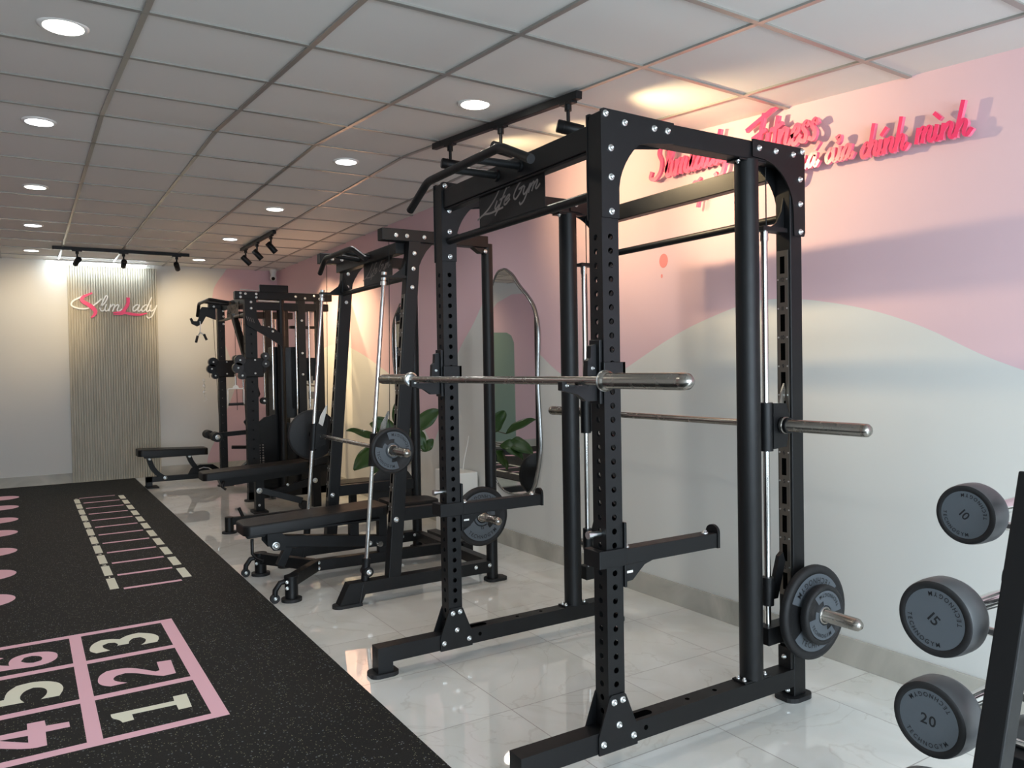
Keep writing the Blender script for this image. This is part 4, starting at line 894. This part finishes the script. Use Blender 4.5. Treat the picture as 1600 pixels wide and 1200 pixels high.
# ================================================================= CABLE STATION (far)
Y3, Y3F = 8.38, 9.72
def cable():
    t = T('cable_machine', (2.4, 9.05, 0), 'large black cable station with weight stack, handles and diagonal brace in the far corner', 'cable machine')
    for y in (Y3, Y3F):
        m = MB(); holed_tube(m, 1.965, 2.085 if y == Y3 else 2.045, y, y+.08, .02, 2.18, [1.85-.10*i for i in range(18)], .010); t.part('front_upright', m, 'black')
        foot_pad(t, 2.02, y+.04, .09, .06)
        m = MB(); m.box(1.87, 2.90, y-.002, y+.082, 2.115, 2.195); m.box(2.085, 2.86, y+.005, y+.075, 2.005, 2.085); t.part('top_rail', m, 'black', .004)
        m = MB(); m.cyl((2.345, y+.04, .05), (2.345, y+.04, 2.12), .04, n=28); t.part('round_post', m, 'black')
        m = MB(); m.box(2.52, 2.60, y, y+.08, .02, 2.12); m.box(2.72, 2.80, y, y+.08, .02, 2.12); t.part('rear_upright', m, 'black', .003)
        m = MB(); m.box(1.96, 2.80, y, y+.08, .02, .10); t.part('base_rail', m, 'black', .003)
        for x, z in ((1.925, 2.175), (1.925, 2.135), (1.975, 2.17), (2.085, 2.17), (2.085, 2.135), (2.03, 2.085), (2.03, 2.02), (2.03, 1.93), (2.50, 2.155), (2.60, 2.14), (2.70, 2.17), (2.76, 2.14), (2.56, 1.90), (2.56, 1.55), (2.56, 1.32)): bolt(t, (x, y-.001, z), r=.013)
        for x in (2.245, 2.50, 2.64):
            m = MB(); m.cyl((x, y+.02, .95), (x, y+.02, 2.0), .011, n=14); t.part('guide_rod', m, 'chrome')
        # pulley trolley on the front upright
        m = MB(); m.box(1.90, 2.14, y-.02, y+.10, 1.30, 1.50); m.prism([(2.12, 1.32), (2.17, 1.36), (2.17, 1.43), (2.12, 1.49)], 'y', y-.015, y+.095); t.part('pulley_trolley', m, 'black', .01)
        for dx, dz, r in ((-.10, .06, .055), (-.12, -.02, .055), (-.08, -.10, .04), (.16, .10, .04), (.16, .02, .04)): m = MB(); m.cyl((2.0+dx, y-.03-.02*r, 1.42+dz), (2.0+dx, y+.03+.02*r, 1.42+dz), r, n=24); t.part('pulley', m, 'blackgloss', .004)
        for dx, dz in ((-.10, .06), (-.12, -.02), (-.08, -.10), (.16, .10), (.16, .02), (.05, -.08), (.05, .06)): bolt(t, (2.0+dx, y-.032, 1.42+dz), r=.010)
        m = MB(); m.cyl((1.86, y+.02, 1.40), (1.86, y+.02, 1.30), .0025, n=6); m.cyl((1.99, y+.10, .3), (1.93, y+.10, 2.1), .0025, n=6); m.cyl((2.17, y+.02, .9), (2.16, y+.02, 2.1), .0025, n=6); t.part('steel_cable', m, 'dark')
    # weight stack tower
    m = MB(); m.box(2.28, 2.52, Y3+.10, Y3+.34, .85, 1.62); t.part('stack_shroud', m, 'blackgloss', .006)
    m = MB(); m.prism([(2.08, .02), (2.08, .80), (2.16, .87), (2.30, .90), (2.42, .80), (2.72, .74), (2.86, .65), (2.86, .02)], 'y', Y3+.09, Y3+.12); t.part('lower_cover', m, 'blackgloss', .004)
    m = MB()
    for i in range(10):
        for j in range(2):
            if i < 5: m.box(2.095+j*.035, 2.115+j*.035, Y3+.084, Y3+.09, .32+i*.028, .338+i*.028)
            else: m.box(2.098+j*.035, 2.112+j*.035, Y3+.084, Y3+.09, .32+i*.028, .332+i*.028)
    t.part('stack_numbers', m, 'whiteletter')
    m = MB(); m.box(2.12, 2.42, Y3-.01, Y3+.02, 2.19, 2.27); t.part('top_box', m, 'black', .004)
    m = MB(); m.tube([(2.10, Y3-.006, 2.10), (2.32, Y3-.006, 2.095)], .012, 10); m.tube([(1.93, Y3+.03, 2.215), (2.12, Y3+.03, 2.205)], .006, 8); t.part('silver_tube', m, 'zinc')
    # front crossbeam, chin bar, sign, handles
    m = MB(); m.box(2.0, 2.05, Y3+.08, Y3F, 2.09, 2.165); t.part('front_crossbeam', m, 'black', .004)
    m = MB(); m.cyl((1.99, Y3+.08, 1.965), (1.99, Y3F, 1.965), .016); t.part('chin_bar', m, 'slotplate')
    sign_plate(t, 1.995, 8.80, 9.33, 1.97, 2.12, size=.032, lit='letter')
    [o for o in bpy.data.objects if o.parent == t.r and o.name.startswith('name_plate')][0].data.materials[0] = M['slotplate']
    m = MB(); m.tube([(1.74, 9.72, 2.02), (1.73, 9.55, 2.15), (1.73, 8.95, 2.15), (1.90, 8.75, 2.10)], .018, 14, fillet=.03); m.tube([(1.73, 9.3, 2.15), (2.0, 9.3, 2.13)], .016); m.tube([(1.73, 9.05, 2.15), (2.0, 9.05, 2.13)], .016); t.part('pull_up_handle', m, 'black')
    m = MB(); m.prism([(1.95, 2.12), (1.80, 2.13), (1.76, 2.08), (1.76, 2.0), (1.74, 1.96), (1.70, 1.96), (1.68, 2.0), (1.66, 1.99), (1.68, 1.93), (1.74, 1.90), (1.79, 1.93), (1.84, 2.02), (1.95, 1.98)], 'y', Y3F+.02, Y3F+.05); t.part('bar_hook', m, 'black', .003)
    # diagonal brace and lat arm
    m = MB(); m.bar((1.99, 9.0, 1.99), (2.10, 8.50, 1.10), .07, .06, (0, 1, 0)); t.part('diagonal_brace', m, 'black', .003)
    m = MB(); m.prism([(1.96, 1.99), (2.08, 1.93), (2.12, 1.84), (2.26, 1.81), (2.34, 1.74), (2.34, 1.62), (2.20, 1.71), (1.98, 1.84)], 'y', Y3-.03, Y3-.015); t.part('curved_arm', m, 'black', .003); bolt(t, (2.24, Y3-.031, 1.78), r=.012)
    m = MB()
    for i in range(4): m.bar((1.97+i*.022, Y3-.032, 1.935-i*.008), (1.985+i*.022, Y3-.032, 1.89-i*.008), .002, .005, (0, 1, 0))
    t.part('arm_marking', m, 'whiteletter')
    # right bay shelf boxes
    m = MB(); m.box(2.60, 2.74, Y3+.05, Y3+.25, 1.25, 1.50); t.part('back_box', m, 'black', .003)
    m = MB(); m.box(2.63, 2.68, Y3+.03, Y3+.045, 1.22, 1.30); m.box(2.63, 2.69, Y3+.03, Y3+.045, 1.05, 1.13); m.tube([(2.58, Y3+.02, 1.21), (2.70, Y3+.02, 1.19)], .009, 8); t.part('steel_latch', m, 'slotplate')
    m = MB(); m.box(2.52, 2.80, Y3+.3, Y3+.36, 1.83, 1.86); t.part('rear_bar', m, 'black'); m = MB(); m.box(2.52, 2.80, Y3+.3, Y3+.36, 2.02, 2.10); t.part('rear_bar', m, 'black')
    # leg rollers and foot plates
    m = MB(); m.cyl((1.83, 9.65, .63), (1.83, 9.83, .63), .05, n=28); m.cyl((1.83, 9.20, .63), (1.83, 9.38, .63), .055, n=28); m.cyl((1.83, 9.2, .63), (1.83, 9.83, .63), .018, n=14); t.part('foam_roller', m, 'rubber', .006)
    bolt(t, (1.83, 9.199, .63), r=.028)
    m = MB(); m.bar((1.85, 9.4, .64), (2.35, 9.2, .68), .05, .05, (0, 1, 0)); m.tube([(2.0, 9.3, .50), (2.15, 9.3, .49), (2.3, 9.3, .51), (2.36, 9.3, .45)], .02, 10); t.part('leg_arm', m, 'black')
    m = MB(); m.bar((2.02, 9.25, .20), (2.22, 9.25, .36), .10, .035, (0, 1, 0)); m.bar((2.10, 8.9, .16), (2.28, 8.9, .30), .10, .035, (0, 1, 0)); m.box(2.12, 2.3, 8.9, 9.3, .10, .18); t.part('foot_rest', m, 'blackgloss', .008)
    m = MB(); m.prism([(2.05, .72), (2.12, .76), (2.12, .92), (2.08, .92), (2.0, .82)], 'y', Y3+.3, Y3+.33); m.cyl((2.14, Y3-.02, 1.05), (2.14, Y3+.05, 1.05), .035, n=20); t.part('low_pulley', m, 'black'); bolt(t, (2.14, Y3-.022, 1.05), r=.012)
cable()
def hanging(label, x, y, z, kind):
    t = T('cable_attachment' if kind != 'chain' else 'chain_clip', (x, y, z), label, 'cable attachment')
    if kind == 'square':
        m = MB(); m.tube([(x-.08, y, z-.19), (x-.08, y, z-.03), (x+.08, y, z-.03), (x+.08, y, z-.19)], .006, 8, fillet=.02); m.prism([(x-.035, z-.03), (x+.035, z-.03), (x+.02, z), (x, z+.012), (x-.02, z)], 'y', y-.004, y+.004); t.part('steel_frame', m, 'white')
        m = MB(); m.cyl((x-.075, y, z-.19), (x+.075, y, z-.19), .014, n=16); t.part('rubber_grip', m, 'rubber')
        m = MB(); m.tube([(x, y, z), (x, y, z+.10)], .004, 6); t.part('link', m, 'zinc')
    elif kind == 'rope':
        m = MB(); m.tube([(x, y, z+.10), (x+.005, y, z+.02), (x, y, z-.03)], .006, 8); m.tube([(x, y, z-.03), (x-.03, y, z-.08)], .008, 8); m.tube([(x, y, z-.03), (x+.045, y, z-.06)], .008, 8); t.part('link', m, 'zinc')
        m = MB(); m.cyl((x-.03, y, z-.07), (x-.05, y, z-.15), .014, n=14); m.cyl((x+.04, y, z-.05), (x+.07, y, z-.12), .014, n=14); t.part('rubber_grip', m, 'rubber')
    else:
        m = MB()
        for i in range(6): m.lathe((x, y, z-i*.035), (1, 0, 0) if i % 2 else (0, 1, 0), [(-.003, .012), (.003, .012), (.003, .018), (-.003, .018), (-.003, .012)], 12)
        t.part('chain', m, 'zinc'); m = MB(); m.tube([(x+.005, y, z-.20), (x+.025, y, z-.225), (x+.0, y, z-.25), (x-.015, y, z-.23)], .004, 6); t.part('snap_hook', m, 'zinc')
hanging('square white steel handle with black grip hanging from the near pulley', 1.86, 8.40, 1.215, 'square')
hanging('double ended handle with black grips hanging from the top hook', 1.77, 9.74, 1.86, 'rope')
hanging('short steel chain with clip hanging below the far left pulley', 1.80, 9.73, 1.27, 'chain')

# ================================================================= DUMBBELLS
def dumbbell(x, y, z, D, th, num, rot, label):
    t = T('dumbbell', (x, y, z), label, 'dumbbell', 'round headed dumbbells on the stand')
    R = D/2; L = .38
    for k, (x0, s) in enumerate(((x+th, -1), (x+th+L, 1))):
        m = MB(); m.lathe((x0, y, z), (s, 0, 0), [(0, .02), (0, R*.84), (th*.05, R*.93), (th*.25, R*.995), (th*.62, R), (th*.9, R*.975), (th*.965, R*.955)], 48, 0)
        m.lathe((x0, y, z), (s, 0, 0), [(th*.965, R*.955), (th, R*.92), (th*1.0, R*.80), (th*.975, R*.78), (th*.975, .0)], 48, 1)
        t.part('head', m, ['headgrey', 'rubber'])
        f = Vector((x0+s*(th*.985), y, z)); ux = Vector((0, s, 0)); uy = Vector((0, 0, 1)); a = Vector((s, 0, 0))
        m = MB(); n = 48; m.add([f+(ux*math.cos(2*PI*i/n)+uy*math.sin(2*PI*i/n))*R*.775 for i in range(n)], [tuple(range(n))], 0)
        c_, s_ = math.cos(rot), math.sin(rot); vx = ux*c_+uy*s_; vy = uy*c_-ux*s_
        if s > 0: pass
        text_flat(m, num, R*.38, lambda p, q: f+a*.0006+vx*p+vy*(q-R*.13), 1, .12)
        text_arc(m, 'TECHNOGYM', R*.16, f+a*.0006, vx, vy, R*.70, PI/2, 1, True, .3); text_arc(m, 'TECHNOGYM', R*.16, f+a*.0006, vx, vy, R*.70, -PI/2, 1, True, .3)
        t.part('end_cap', m, ['greyrubber', 'letter'], parent=t.last)
    m = MB(); m.lathe((x+th-.002, y, z), (1, 0, 0), [(0, .020), (.01, .017), (L*.3, .0175), (L*.5, .0195), (L*.7, .0175), (L-.01, .017), (L+.004, .020)], 28); t.part('handle', m, 'chrome')
ND = ((1.87, 1.0, .987, .144, .070, '10', -.75, 'smallest visible dumbbell, marked 10, on the top tier of the stand'),
      (1.74, 1.0, .764, .178, .080, '15', -.70, 'large dumbbell marked 15, on the second tier of the stand'),
      (1.714, 1.0, .540, .175, .085, '20', -.08, 'large dumbbell marked 20, on the third tier of the stand'),
      (1.66, 1.0, .335, .180, .09, '25', .3, 'dumbbell on the low tier, only the top of its head in view'))
for a in ND: dumbbell(*a)
def stand():
    t = T('dumbbell_stand', (1.95, .84, 0), 'black slanted dumbbell stand with chrome cradles at the right edge', 'dumbbell stand')
    X = lambda z: 1.667+(z-.495)*.324
    for y in (.825,):
        m = MB(); zt = 1.105; m.hexa([(X(0), y, 0), (X(0)+.05, y, 0), (X(0)+.05, y+.055, 0), (X(0), y+.055, 0)], [(X(zt), y, zt), (X(zt)+.05, y, zt-.02), (X(zt)+.05, y+.055, zt-.02), (X(zt), y+.055, zt)]); t.part('front_upright', m, 'black', .004)
        m = MB(); m.hexa([(2.42, y, 0), (2.47, y, 0), (2.47, y+.055, 0), (2.42, y+.055, 0)], [(X(zt)+.20, y, zt), (X(zt)+.25, y, zt), (X(zt)+.25, y+.055, zt), (X(zt)+.20, y+.055, zt)]); t.part('rear_upright', m, 'black', .004)
        m = MB(); m.box(X(0)+.05, 2.42, y+.005, y+.05, 0, .06); t.part('base_tube', m, 'black', .003)
        m = MB(); m.box(X(1.08)+.04, X(1.1)+.21, y+.005, y+.05, 1.04, 1.09); t.part('top_tube', m, 'black', .003)
    for (x, y, z, D, th, n_, r_, l_) in ND:
        for dx in (.035, .34):
            m = MB(); m.tube([(x+th+dx, .62, z-.032), (x+th+dx, .94, z-.032), (x+th+dx, 1.02, z-.032), (x+th+dx, 1.05, z-.012)], .010, 12); t.part('chrome_cradle', m, 'chrome')
        m = MB(); m.box(x+th-.02, x+th+.36, .825, .88, z-.075, z-.040); t.part('cradle_bracket', m, 'black', .003)
stand()

# ================================================================= MIRRORS, PLANT, BOX
def wavy_mirror(pts, label):
    p = spline(pts+[pts[0]], 6)[:-1]
    cy = sum(q.x for q in p)/len(p); cz = sum(q.y for q in p)/len(p)
    t = T('wavy_mirror', (W-.02, cy, cz), label, 'mirror', 'tall wavy edged wall mirrors')
    N = len(p)
    m = MB(); m.add([(W-.0225, q.x, q.y) for q in p], [tuple(range(N))], 0); t.part('mirror_glass', m, 'mirror')
    m = MB(); o = []; 
    for i, q in enumerate(p):
        tt = (p[(i+1) % N]-p[i-1]).normalized(); nn = Vector((tt.y, -tt.x)); o.append((q, nn))
    w0, w1 = 0, .012
    A = [(W-.001, q.x+n.x*w1, q.y+n.y*w1) for q, n in o]; B = [(W-.027, q.x+n.x*w1, q.y+n.y*w1) for q, n in o]; C = [(W-.027, q.x-n.x*.001, q.y-n.y*.001) for q, n in o]; D_ = [(W-.0215, q.x-n.x*.001, q.y-n.y*.001) for q, n in o]
    vs = A+B+C+D_
    m.add(vs, [(k*N+i, k*N+(i+1) % N, (k+1)*N+(i+1) % N, (k+1)*N+i) for k in range(3) for i in range(N)], 0, True)
    t.part('mirror_rim', m, 'mframe')
wavy_mirror([(5.03, 2.09), (4.94, 2.04), (4.835, 1.943), (4.72, 1.854), (4.64, 1.757), (4.602, 1.596), (4.619, 1.28), (4.603, 1.008), (4.595, .782), (4.64, .596), (4.71, .47), (4.90, .42), (5.12, .44), (5.27, .60), (5.29, .90), (5.28, 1.2), (5.30, 1.5), (5.27, 1.75), (5.22, 1.95), (5.13, 2.07)],
            'tall wavy mirror on the wall between the front rack and the smith machine')
wavy_mirror([(6.95, 1.98), (6.80, 1.93), (6.66, 1.80), (6.62, 1.5), (6.66, 1.2), (6.62, .9), (6.66, .6), (6.85, .46), (7.02, .5), (7.12, .7), (7.08, 1.1), (7.14, 1.5), (7.12, 1.8)],
            'second wavy mirror farther along the wall, seen behind the smith machine')
def white_cabinet():
    t = T('white_cabinet', (2.99, 5.72, 0), 'small white box cabinet against the wall behind the smith machine', 'cabinet')
    t.part('body', MB().box(2.90, 3.085, 5.50, 5.90, 0, .52), 'white', .006)
    m = MB(); m.cyl((2.898, 5.70, .40), (2.89, 5.70, .40), .03, n=24); t.part('round_knob', m, 'blackgloss', .002)
    m = MB(); m.tube([(3.03, 5.65, .52), (3.04, 5.64, .62), (3.085, 5.66, .74), (3.095, 5.66, .80)], .004, 6); t.part('power_cord', m, 'white')
white_cabinet()
def plant():
    c = Vector((2.70, 6.12, 0))
    t = T('potted_plant', tuple(c), 'potted plant with big dark green leaves behind the smith machine', 'plant')
    m = MB(); m.lathe(c, (0, 0, 1), [(0, .09), (.02, .11), (.28, .14), (.30, .14), (.30, .125), (.26, .12)], 32); t.part('white_pot', m, 'pot')
    m = MB(); m.cyl(c+Vector((0, 0, .25)), c+Vector((0, 0, .265)), .12, n=28); t.part('soil', m, 'soil')
    m = MB(); m.tube([c+Vector((0, 0, .26)), c+Vector((.02, -.03, .50)), c+Vector((.03, -.02, .82))], .012, 8); t.part('stem', m, 'stem')
    def leaf(z0, base, tip, wd, droop, nrm):
        b0 = c+Vector((.02, -.02, z0)); base = Vector(base); tip = Vector(tip); d = tip-base; side = d.cross(Vector(nrm)).normalized(); L = 14; vs = []
        upn = Vector((0, 0, 1))
        for i in range(L+1):
            u = i/L; p = base+d*u+upn*droop*math.sin(PI*u*.9); ww = wd*max(.02, math.sin(PI*(u**.8*.97+.02)))**.75
            wv = .012*math.sin(u*9)
            q = Vector(nrm).normalized()*(ww*.22+wv)
            vs += [p+side*ww+q, p+side*ww*.5+q*.35, p, p-side*ww*.5+q*.35, p-side*ww+q]
        m = MB(); m.add(vs, [(5*i+j, 5*i+j+1, 5*i+6+j, 5*i+5+j) for i in range(L) for j in range(4)], 0, True)
        o = t.part('leaf', m, 'leaf'); k = o.modifiers.new('thick', 'SOLIDIFY'); k.thickness = .002
        m = MB(); m.tube([b0, (b0+base)/2+Vector((0, 0, .03)), base], .004, 6); t.part('leaf_stalk', m, 'stem', parent=o)
    N = (-.45, -.8, .35)
    leaf(.80, (2.80, 6.03, .84), (2.99, 5.98, 1.00), .070, .02, N)
    leaf(.78, (2.76, 6.02, .83), (2.86, 6.00, .66), .065, .02, N)
    leaf(.70, (2.84, 6.00, .66), (2.93, 5.98, .76), .045, .0, N)
    leaf(.78, (2.48, 6.02, .76), (2.17, 6.0, .86), .045, .03, (-.3, -.6, .75))
    leaf(.66, (2.48, 6.0, .66), (2.22, 5.98, .54), .085, .05, N)
    leaf(.64, (2.56, 6.0, .66), (2.36, 5.94, .50), .09, .06, N)
    leaf(.60, (2.62, 5.98, .62), (2.54, 5.92, .44), .08, .02, N)
    leaf(.74, (2.62, 6.05, .78), (2.44, 6.1, .95), .07, .02, N)
    leaf(.80, (2.70, 6.10, .86), (2.66, 6.12, 1.08), .065, .0, N)
    leaf(.70, (2.78, 6.2, .74), (2.95, 6.35, .80), .08, .03, (-.2, -.3, .9))
    leaf(.74, (2.66, 6.2, .78), (2.52, 6.38, .88), .08, .03, (-.3, -.3, .9))
plant()
